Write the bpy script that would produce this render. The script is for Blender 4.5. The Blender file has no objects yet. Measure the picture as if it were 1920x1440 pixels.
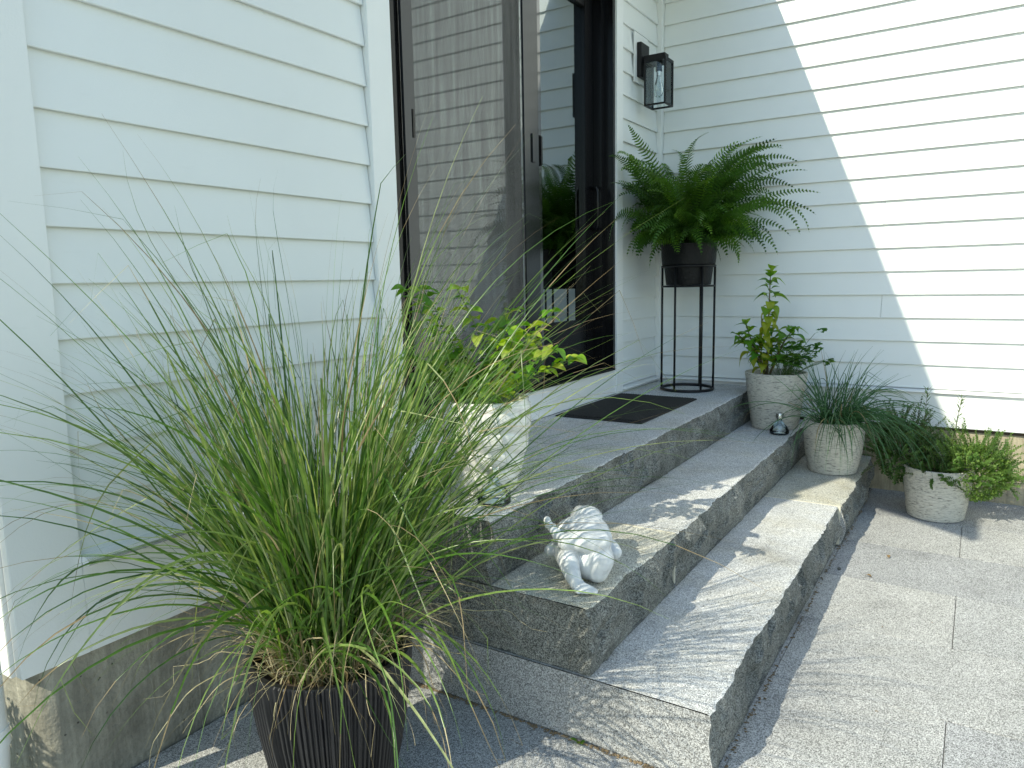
import bpy, bmesh, math, random
import numpy as np
from mathutils import Vector, Matrix, noise as mnoise

random.seed(7)
rng = np.random.default_rng(11)
SC = bpy.context.scene
COL = SC.collection
R = math.radians

# ------------------------------------------------------------------ camera
cam_d = bpy.data.cameras.new('camera')
cam = bpy.data.objects.new('camera', cam_d)
COL.objects.link(cam)
cam_d.sensor_width = 36.0
cam_d.lens = 1369.16 / 1920 * 36.0
cam_d.clip_start = 0.02
cam_d.clip_end = 2000
_yaw, _pitch, _roll = R(-32.66128), R(-7.94034), R(-1.14907)
_f = Vector((math.sin(_yaw) * math.cos(_pitch), math.cos(_yaw) * math.cos(_pitch), math.sin(_pitch)))
_r = Vector((math.cos(_yaw), -math.sin(_yaw), 0))
_u = _r.cross(_f)
_r2 = _r * math.cos(_roll) + _u * math.sin(_roll)
_u2 = _u * math.cos(_roll) - _r * math.sin(_roll)
cam.matrix_world = Matrix(((_r2.x, _u2.x, -_f.x, 1.758), (_r2.y, _u2.y, -_f.y, 0.0),
                           (_r2.z, _u2.z, -_f.z, 1.2136), (0, 0, 0, 1)))
SC.camera = cam

# ------------------------------------------------------------------ light
SUN_DIR = Vector((0.41, 1.12, -1.0))
w = bpy.data.worlds.new('World')
SC.world = w
w.use_nodes = True
wn = w.node_tree.nodes
sky = wn.new('ShaderNodeTexSky')
sky.sky_type = 'NISHITA'
sky.sun_disc = False
sky.sun_elevation = R(40)
sky.sun_rotation = R(200.1)
sky.air_density = 1.0
sky.dust_density = 0.3
sky.ozone_density = 0.3
w.node_tree.links.new(sky.outputs[0], wn['Background'].inputs[0])
wn['Background'].inputs[1].default_value = 0.15
sun_d = bpy.data.lights.new('sun', 'SUN')
sun_d.energy = 2.75
sun_d.angle = R(0.5)
sun_d.color = (1.0, 0.96, 0.86)
sun = bpy.data.objects.new('sun', sun_d)
COL.objects.link(sun)
sun.rotation_euler = SUN_DIR.to_track_quat('-Z', 'Y').to_euler()
sun.location = (-3, -8, 9)
SC.view_settings.view_transform = 'Standard'
SC.view_settings.look = 'None'
SC.view_settings.gamma = 1.0
SC.view_settings.use_curve_mapping = False
SC.view_settings.exposure = 0.98
SC.view_settings.use_white_balance = True      # camera set a little warm
SC.view_settings.white_balance_temperature = 7050
SC.view_settings.white_balance_tint = 3.0

# ------------------------------------------------------------------ helpers
def tag(o, label=None, cat=None, group=None, kind=None):
    if label: o['label'] = label
    if cat: o['category'] = cat
    if group: o['group'] = group
    if kind: o['kind'] = kind
    return o

def thing(name, loc, label=None, cat=None, group=None, kind=None):
    o = bpy.data.objects.new(name, None)
    COL.objects.link(o)
    o.location = loc
    o.empty_display_size = 0.1
    return tag(o, label, cat, group, kind)

def parent_keep(o, p):
    o.parent = p
    # roots carry no rotation and every parent inverse cancels its parent, so world = basis
    o.matrix_parent_inverse = Matrix.Translation(p.location).inverted()

class MB:
    def __init__(s):
        s.v, s.f, s.mi = [], [], []
    def add(s, verts, faces, mi=0):
        n = len(s.v)
        s.v.extend([tuple(map(float, x)) for x in verts])
        s.f.extend([tuple(i + n for i in f) for f in faces])
        s.mi.extend([mi] * len(faces))
        return s
    def box(s, x0, x1, y0, y1, z0, z1, mi=0):
        return s.add([(x0, y0, z0), (x1, y0, z0), (x1, y1, z0), (x0, y1, z0), (x0, y0, z1), (x1, y0, z1), (x1, y1, z1), (x0, y1, z1)],
                     [(0, 3, 2, 1), (4, 5, 6, 7), (0, 1, 5, 4), (1, 2, 6, 5), (2, 3, 7, 6), (3, 0, 4, 7)], mi)
    def prism(s, prof, axis, a, b, mi=0):
        """prof: list of (p,q); axis 'y': p->x,q->z ; axis 'x': p->y,q->z ; 'z': p->x,q->y"""
        n = len(prof)
        V = []
        for t in (a, b):
            for p_, q_ in prof:
                V.append((p_, t, q_) if axis == 'y' else (t, p_, q_) if axis == 'x' else (p_, q_, t))
        F = [tuple(range(n - 1, -1, -1)), tuple(range(n, 2 * n))]
        F += [(i, (i + 1) % n, n + (i + 1) % n, n + i) for i in range(n)]
        return s.add(V, F, mi)
    def tube(s, pts, rad, n=8, mi=0, cap=True):
        pts = [Vector(p) for p in pts]
        m = len(pts)
        rads = rad if hasattr(rad, '__len__') else [rad] * m
        V, F = [], []
        up = None
        for i in range(m):
            t = (pts[min(i + 1, m - 1)] - pts[max(i - 1, 0)]).normalized()
            if up is None:
                up = Vector((0, 0, 1)) if abs(t.z) < 0.9 else Vector((1, 0, 0))
            a = t.cross(up)
            if a.length < 1e-5: a = t.cross(Vector((0.3, 1, 0.2)))
            a.normalize()
            b = a.cross(t).normalized()
            up = b
            for k in range(n):
                c = 2 * math.pi * k / n
                V.append(pts[i] + (a * math.cos(c) + b * math.sin(c)) * rads[i])
        for i in range(m - 1):
            for k in range(n):
                F.append((i * n + k, i * n + (k + 1) % n, (i + 1) * n + (k + 1) % n, (i + 1) * n + k))
        if cap:
            F.append(tuple(range(n - 1, -1, -1)))
            F.append(tuple((m - 1) * n + k for k in range(n)))
        return s.add(V, F, mi)
    def lathe(s, prof, c, n=48, mi=0, fn=None):
        """prof: list of (r,z) ; closed around z at centre c"""
        V, F = [], []
        m = len(prof)
        for i, (r_, z_) in enumerate(prof):
            for k in range(n):
                a = 2 * math.pi * k / n
                rr = r_ + (fn(a, z_, i) if fn else 0)
                V.append((c[0] + rr * math.cos(a), c[1] + rr * math.sin(a), c[2] + z_))
        for i in range(m - 1):
            for k in range(n):
                F.append((i * n + k, i * n + (k + 1) % n, (i + 1) * n + (k + 1) % n, (i + 1) * n + k))
        return s.add(V, F, mi)
    def mesh(s, name, mats, smooth=False):
        me = bpy.data.meshes.new(name)
        me.from_pydata(s.v, [], s.f)
        for m in (mats if isinstance(mats, (list, tuple)) else [mats]):
            me.materials.append(m)
        if any(s.mi):
            me.polygons.foreach_set('material_index', s.mi)
        if smooth:
            me.polygons.foreach_set('use_smooth', [True] * len(me.polygons))
        me.update()
        return me
    def build(s, name, mats, parent=None, smooth=False, bevel=0, kind=None, angle=None):
        o = bpy.data.objects.new(name, s.mesh(name, mats, smooth))
        COL.objects.link(o)
        if bevel:
            bm = bmesh.new(); bm.from_mesh(o.data)
            bmesh.ops.remove_doubles(bm, verts=bm.verts, dist=1e-6)
            bmesh.ops.bevel(bm, geom=[e for e in bm.edges if len(e.link_faces) == 2 and e.calc_face_angle(0) > 0.5], offset=bevel, segments=2, affect='EDGES', clamp_overlap=True)
            bm.to_mesh(o.data); bm.free()
        if angle is not None:
            sharp_smooth(o.data, angle)
        if parent: parent_keep(o, parent)
        if kind: o['kind'] = kind
        return o

def sharp_smooth(me, ang):
    me.polygons.foreach_set('use_smooth', [True] * len(me.polygons))
    bm = bmesh.new(); bm.from_mesh(me)
    for e in bm.edges:
        e.smooth = not (len(e.link_faces) == 2 and e.calc_face_angle(0) > ang)
    bm.to_mesh(me); bm.free()

def inst(name, me, M, parent, mat=None):
    o = bpy.data.objects.new(name, me)
    COL.objects.link(o)
    parent_keep(o, parent)
    o.matrix_basis = M
    return o

# ------------------------------------------------------------------ materials
def newmat(name):
    m = bpy.data.materials.new(name)
    m.use_nodes = True
    nt = m.node_tree
    return m, nt.nodes, nt.links, nt.nodes['Principled BSDF']

def N(nodes, kind, **kw):
    n = nodes.new('ShaderNode' + kind)
    for k, v in kw.items():
        if k.startswith('i_'):
            n.inputs[k[2:].replace('_', ' ')].default_value = v
        else:
            setattr(n, k, v)
    return n

def ramp(nodes, stops, interp='LINEAR'):
    n = nodes.new('ShaderNodeValToRGB')
    n.color_ramp.interpolation = interp
    els = n.color_ramp.elements
    while len(els) < len(stops): els.new(0.5)
    for e, (p_, c_) in zip(els, stops):
        e.position = p_
        e.color = (c_[0], c_[1], c_[2], 1) if hasattr(c_, '__len__') else (c_, c_, c_, 1)
    return n

def coords(nodes, links, scale=(1, 1, 1), kind='Object'):
    tc = nodes.new('ShaderNodeTexCoord')
    mp = nodes.new('ShaderNodeMapping')
    mp.inputs['Scale'].default_value = scale
    links.new(tc.outputs[kind], mp.inputs['Vector'])
    return mp.outputs[0]

def mixc(nodes, links, a, b, fac, mode='MIX'):
    n = nodes.new('ShaderNodeMix')
    n.data_type = 'RGBA'; n.blend_type = mode
    for sock, v in ((n.inputs[6], a), (n.inputs[7], b), (n.inputs[0], fac)):
        if isinstance(v, bpy.types.NodeSocket): links.new(v, sock)
        elif hasattr(v, '__len__'): sock.default_value = (v[0], v[1], v[2], 1)
        else: sock.default_value = v
    return n.outputs[2]

def bump(nodes, links, height, strength, dist, bs):
    b = nodes.new('ShaderNodeBump')
    b.inputs['Strength'].default_value = strength
    b.inputs['Distance'].default_value = dist
    links.new(height, b.inputs['Height'])
    links.new(b.outputs[0], bs.inputs['Normal'])
    return b

def paint(name, col, rough=0.5, grain=None):
    m, n, l, bs = newmat(name)
    v = coords(n, l, grain or (3, 3, 3))
    no = N(n, 'TexNoise', i_Scale=30.0 if grain else 60.0, i_Detail=5.0, i_Roughness=0.6)
    l.new(v, no.inputs['Vector'])
    big = N(n, 'TexNoise', i_Scale=1.7, i_Detail=3.0)
    l.new(coords(n, l), big.inputs['Vector'])
    rp = ramp(n, [(0.3, [c * 0.95 for c in col]), (0.7, col)])
    l.new(big.outputs[0], rp.inputs[0])
    # thin dirt streaks
    st = N(n, 'TexNoise', i_Scale=6.0, i_Detail=6.0, i_Roughness=0.7)
    l.new(coords(n, l, (1.2, 1.2, 9.0)), st.inputs['Vector'])
    rs = ramp(n, [(0.62, 0.0), (0.8, 1.0)])
    l.new(st.outputs[0], rs.inputs[0])
    sc = N(n, 'Math', operation='MULTIPLY'); sc.inputs[1].default_value = 0.12
    l.new(rs.outputs[0], sc.inputs[0])
    l.new(mixc(n, l, rp.outputs[0], (0.50, 0.50, 0.46), sc.outputs[0]), bs.inputs['Base Color'])
    bs.inputs['Roughness'].default_value = rough
    bump(n, l, no.outputs[0], 0.35, 0.0012, bs)
    return m

def simple(name, col, rough=0.5, metal=0.0, coat=0.0):
    m, n, l, bs = newmat(name)
    bs.inputs['Roughness'].default_value = rough
    bs.inputs['Metallic'].default_value = metal
    bs.inputs['Coat Weight'].default_value = coat
    no = N(n, 'TexNoise', i_Scale=40.0, i_Detail=4.0)
    l.new(coords(n, l), no.inputs['Vector'])
    rp = ramp(n, [(0.3, [c * 0.85 for c in col]), (0.7, [min(1, c * 1.1) for c in col])])
    l.new(no.outputs[0], rp.inputs[0])
    l.new(rp.outputs[0], bs.inputs['Base Color'])
    rr = ramp(n, [(0.3, max(0.03, rough - 0.06)), (0.7, min(1, rough + 0.08))])
    l.new(no.outputs[0], rr.inputs[0])
    l.new(rr.outputs[0], bs.inputs['Roughness'])
    return m

def granite(name, lo, mid, hi, scale=230.0, bumpd=0.0012, stain=None, stain_amt=0.0, rough=0.75):
    m, n, l, bs = newmat(name)
    v = coords(n, l)
    a = N(n, 'TexNoise', i_Scale=scale, i_Detail=3.0, i_Roughness=0.75)
    l.new(v, a.inputs['Vector'])
    b = N(n, 'TexVoronoi', i_Scale=scale * 0.9)
    l.new(v, b.inputs['Vector'])
    bw = N(n, 'RGBToBW'); l.new(b.outputs['Color'], bw.inputs[0])
    mx = N(n, 'Math', operation='MULTIPLY_ADD'); mx.inputs[1].default_value = 0.42
    l.new(bw.outputs[0], mx.inputs[0])
    sb = N(n, 'Math', operation='MULTIPLY'); sb.inputs[1].default_value = 0.62
    l.new(a.outputs[0], sb.inputs[0]); l.new(sb.outputs[0], mx.inputs[2])
    rp = ramp(n, [(0.30, lo), (0.47, mid), (0.66, hi)])
    l.new(mx.outputs[0], rp.inputs[0])
    big = N(n, 'TexNoise', i_Scale=3.2, i_Detail=6.0, i_Roughness=0.65)
    l.new(v, big.inputs['Vector'])
    rb = ramp(n, [(0.28, 0.70), (0.45, 0.95), (0.72, 1.10)])
    l.new(big.outputs[0], rb.inputs[0])
    c = mixc(n, l, rp.outputs[0], rb.outputs[0], 1.0, 'MULTIPLY')
    if stain:
        s2 = N(n, 'TexNoise', i_Scale=5.0, i_Detail=7.0, i_Roughness=0.7)
        l.new(v, s2.inputs['Vector'])
        r2 = ramp(n, [(0.45, 0.0), (0.68, stain_amt)])
        l.new(s2.outputs[0], r2.inputs[0])
        c = mixc(n, l, c, stain, r2.outputs[0], 'MULTIPLY')
    oi = N(n, 'ObjectInfo')
    ro = ramp(n, [(0.0, (0.88, 0.885, 0.90)), (0.5, (1.0, 1.0, 0.99)), (1.0, (1.08, 1.065, 1.03))])
    l.new(oi.outputs['Random'], ro.inputs[0])
    c = mixc(n, l, c, ro.outputs[0], 1.0, 'MULTIPLY')
    l.new(c, bs.inputs['Base Color'])
    bs.inputs['Roughness'].default_value = rough
    bs.inputs['Specular IOR Level'].default_value = 0.3
    bump(n, l, a.outputs[0], 0.6, bumpd, bs)
    return m

def leafmat(name, cols, trans=0.35, rough=0.42, tcol=None, island=False, spec=0.4, vein=False):
    m, n, l, bs = newmat(name)
    if island:
        g = N(n, 'NewGeometry'); src = g.outputs['Random Per Island']
    else:
        g = N(n, 'ObjectInfo'); src = g.outputs['Random']
    k = len(cols)
    rp = ramp(n, [(i / max(1, k - 1), c) for i, c in enumerate(cols)])
    l.new(src, rp.inputs[0])
    no = N(n, 'TexNoise', i_Scale=35.0, i_Detail=3.0)
    l.new(coords(n, l), no.inputs['Vector'])
    rb = ramp(n, [(0.3, 0.75), (0.7, 1.25)])
    l.new(no.outputs[0], rb.inputs[0])
    c = mixc(n, l, rp.outputs[0], rb.outputs[0], 1.0, 'MULTIPLY')
    l.new(c, bs.inputs['Base Color'])
    bs.inputs['Roughness'].default_value = rough
    bs.inputs['Specular IOR Level'].default_value = spec
    tr = N(n, 'BsdfTranslucent')
    l.new(mixc(n, l, c, tcol or (1.5, 1.6, 0.7), 1.0, 'MULTIPLY'), tr.inputs[0])
    ms = N(n, 'MixShader'); ms.inputs[0].default_value = trans
    l.new(bs.outputs[0], ms.inputs[1]); l.new(tr.outputs[0], ms.inputs[2])
    out = [x for x in n if x.type == 'OUTPUT_MATERIAL'][0]
    l.new(ms.outputs[0], out.inputs[0])
    return m

def glassmat(name, base=0.08, tint=(0.9, 0.95, 0.93), ior=1.6):
    m, n, l, bs = newmat(name)
    n.remove(bs)
    fr = N(n, 'Fresnel'); fr.inputs[0].default_value = ior
    ad = N(n, 'Math', operation='ADD'); ad.inputs[1].default_value = base; ad.use_clamp = True
    l.new(fr.outputs[0], ad.inputs[0])
    tr = N(n, 'BsdfTransparent'); tr.inputs[0].default_value = (*tint, 1)
    gl = N(n, 'BsdfGlossy'); gl.inputs['Roughness'].default_value = 0.0
    gl.inputs[0].default_value = (0.86, 0.93, 0.96, 1)
    ms = N(n, 'MixShader')
    l.new(ad.outputs[0], ms.inputs[0]); l.new(tr.outputs[0], ms.inputs[1]); l.new(gl.outputs[0], ms.inputs[2])
    out = [x for x in n if x.type == 'OUTPUT_MATERIAL'][0]
    l.new(ms.outputs[0], out.inputs[0])
    return m

def plain(name, col, rough, metal=0.0, spec=0.5):
    m, n, l, bs = newmat(name)
    bs.inputs['Base Color'].default_value = (*col, 1); bs.inputs['Roughness'].default_value = rough
    bs.inputs['Metallic'].default_value = metal; bs.inputs['Specular IOR Level'].default_value = spec
    return m
M_SIDE = paint('siding_paint', (0.80, 0.82, 0.81), 0.5, (40, 2.5, 40))
M_SIDEB = paint('siding_paint_cross', (0.80, 0.82, 0.81), 0.5, (2.5, 40, 40))
M_TRIM = paint('trim_paint', (0.82, 0.83, 0.82), 0.42)
M_SHEATH = simple('sheathing', (0.12, 0.12, 0.11), 0.9)
M_BLACK = plain('black_frame', (0.006, 0.006, 0.007), 0.25, 0, 0.25)
M_IRON = plain('black_iron', (0.008, 0.008, 0.009), 0.45, 0, 0.3)
M_SCREENFR = plain('screen_frame', (0.056, 0.058, 0.062), 0.16, 0.7)
M_ROOM = simple('room_wall', (0.30, 0.29, 0.27), 0.8)
M_FLOORIN = simple('room_floor', (0.10, 0.06, 0.035), 0.4)
M_ROOF = simple('roof_shingle', (0.06, 0.06, 0.065), 0.9)
M_SOIL = simple('soil', (0.035, 0.024, 0.016), 0.95)
M_METAL = simple('brushed_metal', (0.62, 0.62, 0.60), 0.28, 1.0)
M_GRAN_TOP = granite('granite_flamed', 0.085, 0.43, 0.86, 470, 0.0014, (0.93, 0.88, 0.76), 0.6)
M_GRAN_WARM = granite('granite_flamed_warm', (0.085, 0.083, 0.075), (0.38, 0.372, 0.335), (0.80, 0.79, 0.72), 470, 0.0014, (0.88, 0.83, 0.70), 0.9)
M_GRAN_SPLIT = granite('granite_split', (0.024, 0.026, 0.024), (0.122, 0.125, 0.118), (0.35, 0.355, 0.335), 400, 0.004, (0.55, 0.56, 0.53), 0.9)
M_PAVER = granite('granite_paver', 0.05, 0.265, 0.66, 470, 0.001, (0.88, 0.88, 0.86), 0.6)
M_MORTAR = simple('pale_mortar', (0.62, 0.58, 0.47), 0.9)
M_SAND = simple('rusty_sand', (0.20, 0.145, 0.085), 0.95)
M_GLASS = glassmat('door_glass', 0.27, (0.70, 0.80, 0.77), 1.6)
M_CLEAR = glassmat('clear_glass', 0.02, (0.97, 0.985, 0.98), 1.45)
M_MORT2 = simple('joint_dark', (0.11, 0.105, 0.09), 0.95)

def concrete(name, col=(0.30, 0.285, 0.235)):
    m, n, l, bs = newmat(name)
    v = coords(n, l)
    a = N(n, 'TexNoise', i_Scale=4.0, i_Detail=9.0, i_Roughness=0.7); l.new(v, a.inputs['Vector'])
    rp = ramp(n, [(0.28, [c * 0.5 for c in col]), (0.5, col), (0.74, [c * 1.5 for c in col])])
    l.new(a.outputs[0], rp.inputs[0])
    s = N(n, 'TexNoise', i_Scale=3.0, i_Detail=5.0, i_Roughness=0.75)
    l.new(coords(n, l, (9, 9, 0.7)), s.inputs['Vector'])
    rs = ramp(n, [(0.32, 0.55), (0.58, 1.0), (0.72, 1.45)]); l.new(s.outputs[0], rs.inputs[0])
    c = mixc(n, l, rp.outputs[0], rs.outputs[0], 0.8, 'MULTIPLY')
    h = N(n, 'TexVoronoi', i_Scale=42.0); l.new(v, h.inputs['Vector'])
    rh = ramp(n, [(0.05, 0.0), (0.13, 1.0)]); l.new(h.outputs['Distance'], rh.inputs[0])
    gate = N(n, 'TexNoise', i_Scale=9.0); l.new(v, gate.inputs['Vector'])
    rg = ramp(n, [(0.50, 1.0), (0.58, 0.0)]); l.new(gate.outputs[0], rg.inputs[0])
    mxx = N(n, 'Math', operation='MAXIMUM'); l.new(rh.outputs[0], mxx.inputs[0]); l.new(rg.outputs[0], mxx.inputs[1])
    c = mixc(n, l, (0.03, 0.028, 0.022), c, mxx.outputs[0])
    l.new(c, bs.inputs['Base Color'])
    bs.inputs['Roughness'].default_value = 0.9
    f = N(n, 'TexNoise', i_Scale=70.0, i_Detail=6.0); l.new(v, f.inputs['Vector'])
    mm = N(n, 'Math', operation='MULTIPLY'); l.new(f.outputs[0], mm.inputs[0]); l.new(mxx.outputs[0], mm.inputs[1])
    bump(n, l, mm.outputs[0], 0.9, 0.006, bs)
    return m
M_CONC = concrete('cast_concrete')
M_CONCB = concrete('cast_concrete_tan', (0.40, 0.35, 0.25))

def meshscreen():
    m, n, l, bs = newmat('insect_mesh')
    bs.inputs['Base Color'].default_value = (0.10, 0.10, 0.10, 1)
    bs.inputs['Roughness'].default_value = 0.45
    tr = N(n, 'BsdfTransparent'); tr.inputs[0].default_value = (1, 1, 1, 1)
    # soft moire bands of the doubled weave
    no = N(n, 'TexNoise', i_Scale=7.0, i_Detail=3.0); l.new(coords(n, l, (1, 5, 0.35)), no.inputs['Vector'])
    rp = ramp(n, [(0.32, 0.34), (0.68, 0.60)]); l.new(no.outputs[0], rp.inputs[0])
    ms = N(n, 'MixShader'); l.new(rp.outputs[0], ms.inputs[0])
    l.new(bs.outputs[0], ms.inputs[1]); l.new(tr.outputs[0], ms.inputs[2])
    out = [x for x in n if x.type == 'OUTPUT_MATERIAL'][0]
    l.new(ms.outputs[0], out.inputs[0])
    return m
M_MESH = meshscreen()

def chiselpot():
    m, n, l, bs = newmat('chiselled_stoneware')
    v = coords(n, l, (1, 1, 5.0))
    a = N(n, 'TexNoise', i_Scale=44.0, i_Detail=3.0, i_Roughness=0.55, i_Distortion=0.8); l.new(v, a.inputs['Vector'])
    rp = ramp(n, [(0.30, (0.16, 0.155, 0.135)), (0.42, (0.47, 0.45, 0.39)), (0.50, (0.60, 0.575, 0.505)), (0.72, (0.67, 0.645, 0.57))])
    l.new(a.outputs[0], rp.inputs[0]); l.new(rp.outputs[0], bs.inputs['Base Color'])
    bs.inputs['Roughness'].default_value = 0.75
    bump(n, l, a.outputs[0], 0.8, 0.010, bs)
    return m
M_CHISEL = chiselpot()
M_GLAZE = simple('white_glaze', (0.82, 0.80, 0.75), 0.22, 0, 0.2)
M_PLAST = simple('black_ribbed_plastic', (0.014, 0.014, 0.016), 0.42)
M_HAMMER, _n, _l, _bs = newmat('hammered_black')
_bs.inputs['Base Color'].default_value = (0.007, 0.0075, 0.0085, 1); _bs.inputs['Roughness'].default_value = 0.4; _bs.inputs['Specular IOR Level'].default_value = 0.18
_v = N(_n, 'TexVoronoi', i_Scale=75.0); _l.new(coords(_n, _l), _v.inputs['Vector']); bump(_n, _l, _v.outputs['Distance'], 0.5, 0.003, _bs)
M_RUBBER = simple('black_rubber', (0.018, 0.018, 0.018), 0.8)
M_CERAM = simple('white_ceramic', (0.66, 0.67, 0.675), 0.3, 0, 0.1)

M_BLADE = leafmat('grass_blade', [(0.025, 0.07, 0.013), (0.06, 0.135, 0.024), (0.17, 0.25, 0.065), (0.04, 0.10, 0.018), (0.10, 0.19, 0.038), (0.36, 0.39, 0.21), (0.03, 0.085, 0.016), (0.08, 0.16, 0.03), (0.20, 0.27, 0.09)], 0.32, 0.3, (1.5, 1.6, 0.5), True, 0.5)
M_BLADE1 = leafmat('grass_blade_single', [(0.025, 0.07, 0.013), (0.06, 0.135, 0.024), (0.17, 0.25, 0.065), (0.04, 0.10, 0.018), (0.10, 0.19, 0.038), (0.36, 0.39, 0.21), (0.03, 0.085, 0.016), (0.08, 0.16, 0.03), (0.20, 0.27, 0.09)], 0.32, 0.3, (1.5, 1.6, 0.5), False, 0.5)
M_DRY = leafmat('dry_grass', [(0.27, 0.21, 0.11), (0.46, 0.40, 0.25), (0.20, 0.14, 0.07), (0.40, 0.37, 0.22)], 0.2, 0.6, (1.1, 1.1, 0.8), True, 0.2)
M_FERN = leafmat('fern_frond', [(0.022, 0.06, 0.010), (0.05, 0.13, 0.018), (0.12, 0.23, 0.028), (0.035, 0.09, 0.014), (0.065, 0.155, 0.02)], 0.3, 0.4, (1.5, 1.6, 0.4))
M_STEM = simple('plant_stem', (0.10, 0.075, 0.035), 0.7)
M_GSTEM = simple('green_stem', (0.09, 0.15, 0.035), 0.6)
M_BASIL = leafmat('basil_leaf', [(0.06, 0.18, 0.016), (0.11, 0.26, 0.022), (0.22, 0.35, 0.03), (0.08, 0.21, 0.02)], 0.35, 0.35, (1.5, 1.5, 0.4))
M_BASILY = leafmat('basil_leaf_yellow', [(0.22, 0.30, 0.02), (0.33, 0.36, 0.03), (0.16, 0.27, 0.02)], 0.4, 0.4, (1.4, 1.3, 0.4))
M_PARS = leafmat('parsley_leaf', [(0.04, 0.13, 0.02), (0.07, 0.19, 0.03), (0.14, 0.24, 0.03)], 0.35, 0.4, (1.4, 1.5, 0.5))
M_MINT = leafmat('mint_leaf', [(0.06, 0.18, 0.014), (0.11, 0.26, 0.022), (0.23, 0.36, 0.035), (0.34, 0.40, 0.06)], 0.4, 0.45, (1.6, 1.6, 0.4))
M_CHIVE = leafmat('chive_leaf', [(0.04, 0.11, 0.038), (0.065, 0.165, 0.058), (0.10, 0.22, 0.075)], 0.15, 0.4, (1.2, 1.4, 0.8))
M_CHIVEY = leafmat('chive_leaf_faded', [(0.25, 0.20, 0.07), (0.30, 0.24, 0.12)], 0.15, 0.5, (1.2, 1.2, 0.8))
M_THYME = leafmat('thyme_leaf', [(0.07, 0.15, 0.03), (0.11, 0.21, 0.04), (0.17, 0.26, 0.06)], 0.3, 0.5, (1.4, 1.5, 0.5))
M_ORE = leafmat('dark_thyme_leaf', [(0.035, 0.085, 0.018), (0.06, 0.13, 0.025), (0.08, 0.15, 0.03)], 0.25, 0.5, (1.3, 1.5, 0.6))
M_THYME2 = leafmat('thyme_leaf_mass', [(0.07, 0.15, 0.03), (0.12, 0.22, 0.04), (0.20, 0.29, 0.07), (0.05, 0.12, 0.02)], 0.3, 0.5, (1.4, 1.5, 0.5), True)
M_ORE2 = leafmat('dark_thyme_mass', [(0.03, 0.075, 0.015), (0.06, 0.13, 0.025), (0.09, 0.16, 0.035)], 0.25, 0.5, (1.3, 1.5, 0.6), True)
M_ROSE = leafmat('rosemary_leaf', [(0.07, 0.14, 0.05), (0.12, 0.19, 0.07)], 0.2, 0.5, (1.3, 1.4, 0.6))
M_LAWN = simple('lawn', (0.06, 0.11, 0.03), 0.9)

# ------------------------------------------------------------------ ground, patio
g = MB(); g.add([(-300, -300, -0.06), (300, -300, -0.06), (300, 300, -0.06), (-300, 300, -0.06)], [(0, 1, 2, 3)])
tag(g.build('ground', M_LAWN), kind='structure')
patio = thing('patio', (1.5, 1.5, -0.05), kind='structure')
bed = MB().box(-0.012, 6.2, -3.4, 4.56, -0.058, -0.010)
bed.build('joint_bed', M_MORT2, patio)
ROW, PW = 0.46, 0.92
for i in range(-11, 7):
    y0 = 1.73 + ROW * i
    y1 = min(y0 + ROW, 4.555)
    off = 1.745 + (0.0 if i % 2 == 0 else 0.46)
    for k in range(-3, 6):
        x0, x1 = off + PW * k, off + PW * (k + 1)
        x0, x1 = max(x0, -0.004), min(x1, 6.2)
        if x1 - x0 < 0.05 or y1 - y0 < 0.03: continue
        if x1 < 1.26 and y0 > 1.62: continue      # under the steps
        pv = MB(); e = 0.0009; h = random.uniform(-0.0008, 0.0008)
        pv.box(x0 + e, x1 - e, y0 + e, y1 - e, -0.04, h)
        pv.build('paver', M_PAVER, patio, bevel=0.0012)

# ------------------------------------------------------------------ house
house = thing('house', (0.0, 2.5, 0.0), 'white clapboard house with black sliding patio door and inside corner', 'house')
E_ = 0.127; WT = 0.596; YB = 4.521; DY0_, DY1_ = 2.003, 3.845

def board_prof(z0, sgn=1):
    # (out, z): outer face leans back towards the top
    return [(-0.0010, z0 - 0.0002), (0.0, z0 + 0.0016), (-0.0160, z0 + 0.1345), (-0.0225, z0 + 0.1345), (-0.0148, z0 + 0.0010)]

def siding_run(plane, a, b, k0, k1, cuts={}):
    for k in range(k0, k1):
        z0 = WT + E_ * k
        ends = [a] + cuts.get(k, []) + [b]
        for s0, s1 in zip(ends[:-1], ends[1:]):
            m = MB()
            jz = random.uniform(-0.0006, 0.0006)
            pr = board_prof(z0 + jz)
            if plane == 'A': m.prism(pr, 'y', s0 + 0.0008, s1 - 0.0008)
            elif plane == 'B': m.prism([(YB - o, z) for o, z in pr], 'x', s0 + 0.0008, s1 - 0.0008)
            else: m.prism([(0.685 - o, z) for o, z in pr], 'x', s0, s1)
            m.build('siding_board', M_SIDEB if plane != 'A' else M_SIDE, house)

siding_run('A', 0.838, 1.886, 0, 21)
siding_run('A', 3.932, 4.484, 0, 21)
siding_run('B', 0.022, 5.4, 0, 30, {7: [1.289], 3: [1.296], 12: [2.6], 9: [3.1], 1: [2.9], 17: [1.9], 20: [2.7], 5: [3.4], 24: [1.4]})
siding_run('A', DY0_ + 0.001, DY1_ - 0.001, 19, 21)
siding_run('C', -3.5, -0.152, 0, 20)

# sheathing behind the boards
sh = MB()
sh.box(-0.16, -0.0235, 0.725, 2.0, 0.37, 3.33)
sh.box(-0.16, -0.0235, 3.90, 4.54, 0.37, 3.33)
sh.box(-0.16, -0.0235, 2.0, 3.90, 2.80, 3.33)
sh.box(-0.16, -0.0235, 2.0, 3.90, 0.37, 0.60)
sh.box(-3.5, -0.16, 0.7085, 0.82, 0.37, 3.11)
sh.box(-0.0225, 5.4, YB + 0.0235, YB + 0.16, 0.396, 4.42)
sh.build('wall', M_SHEATH, house)
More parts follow.
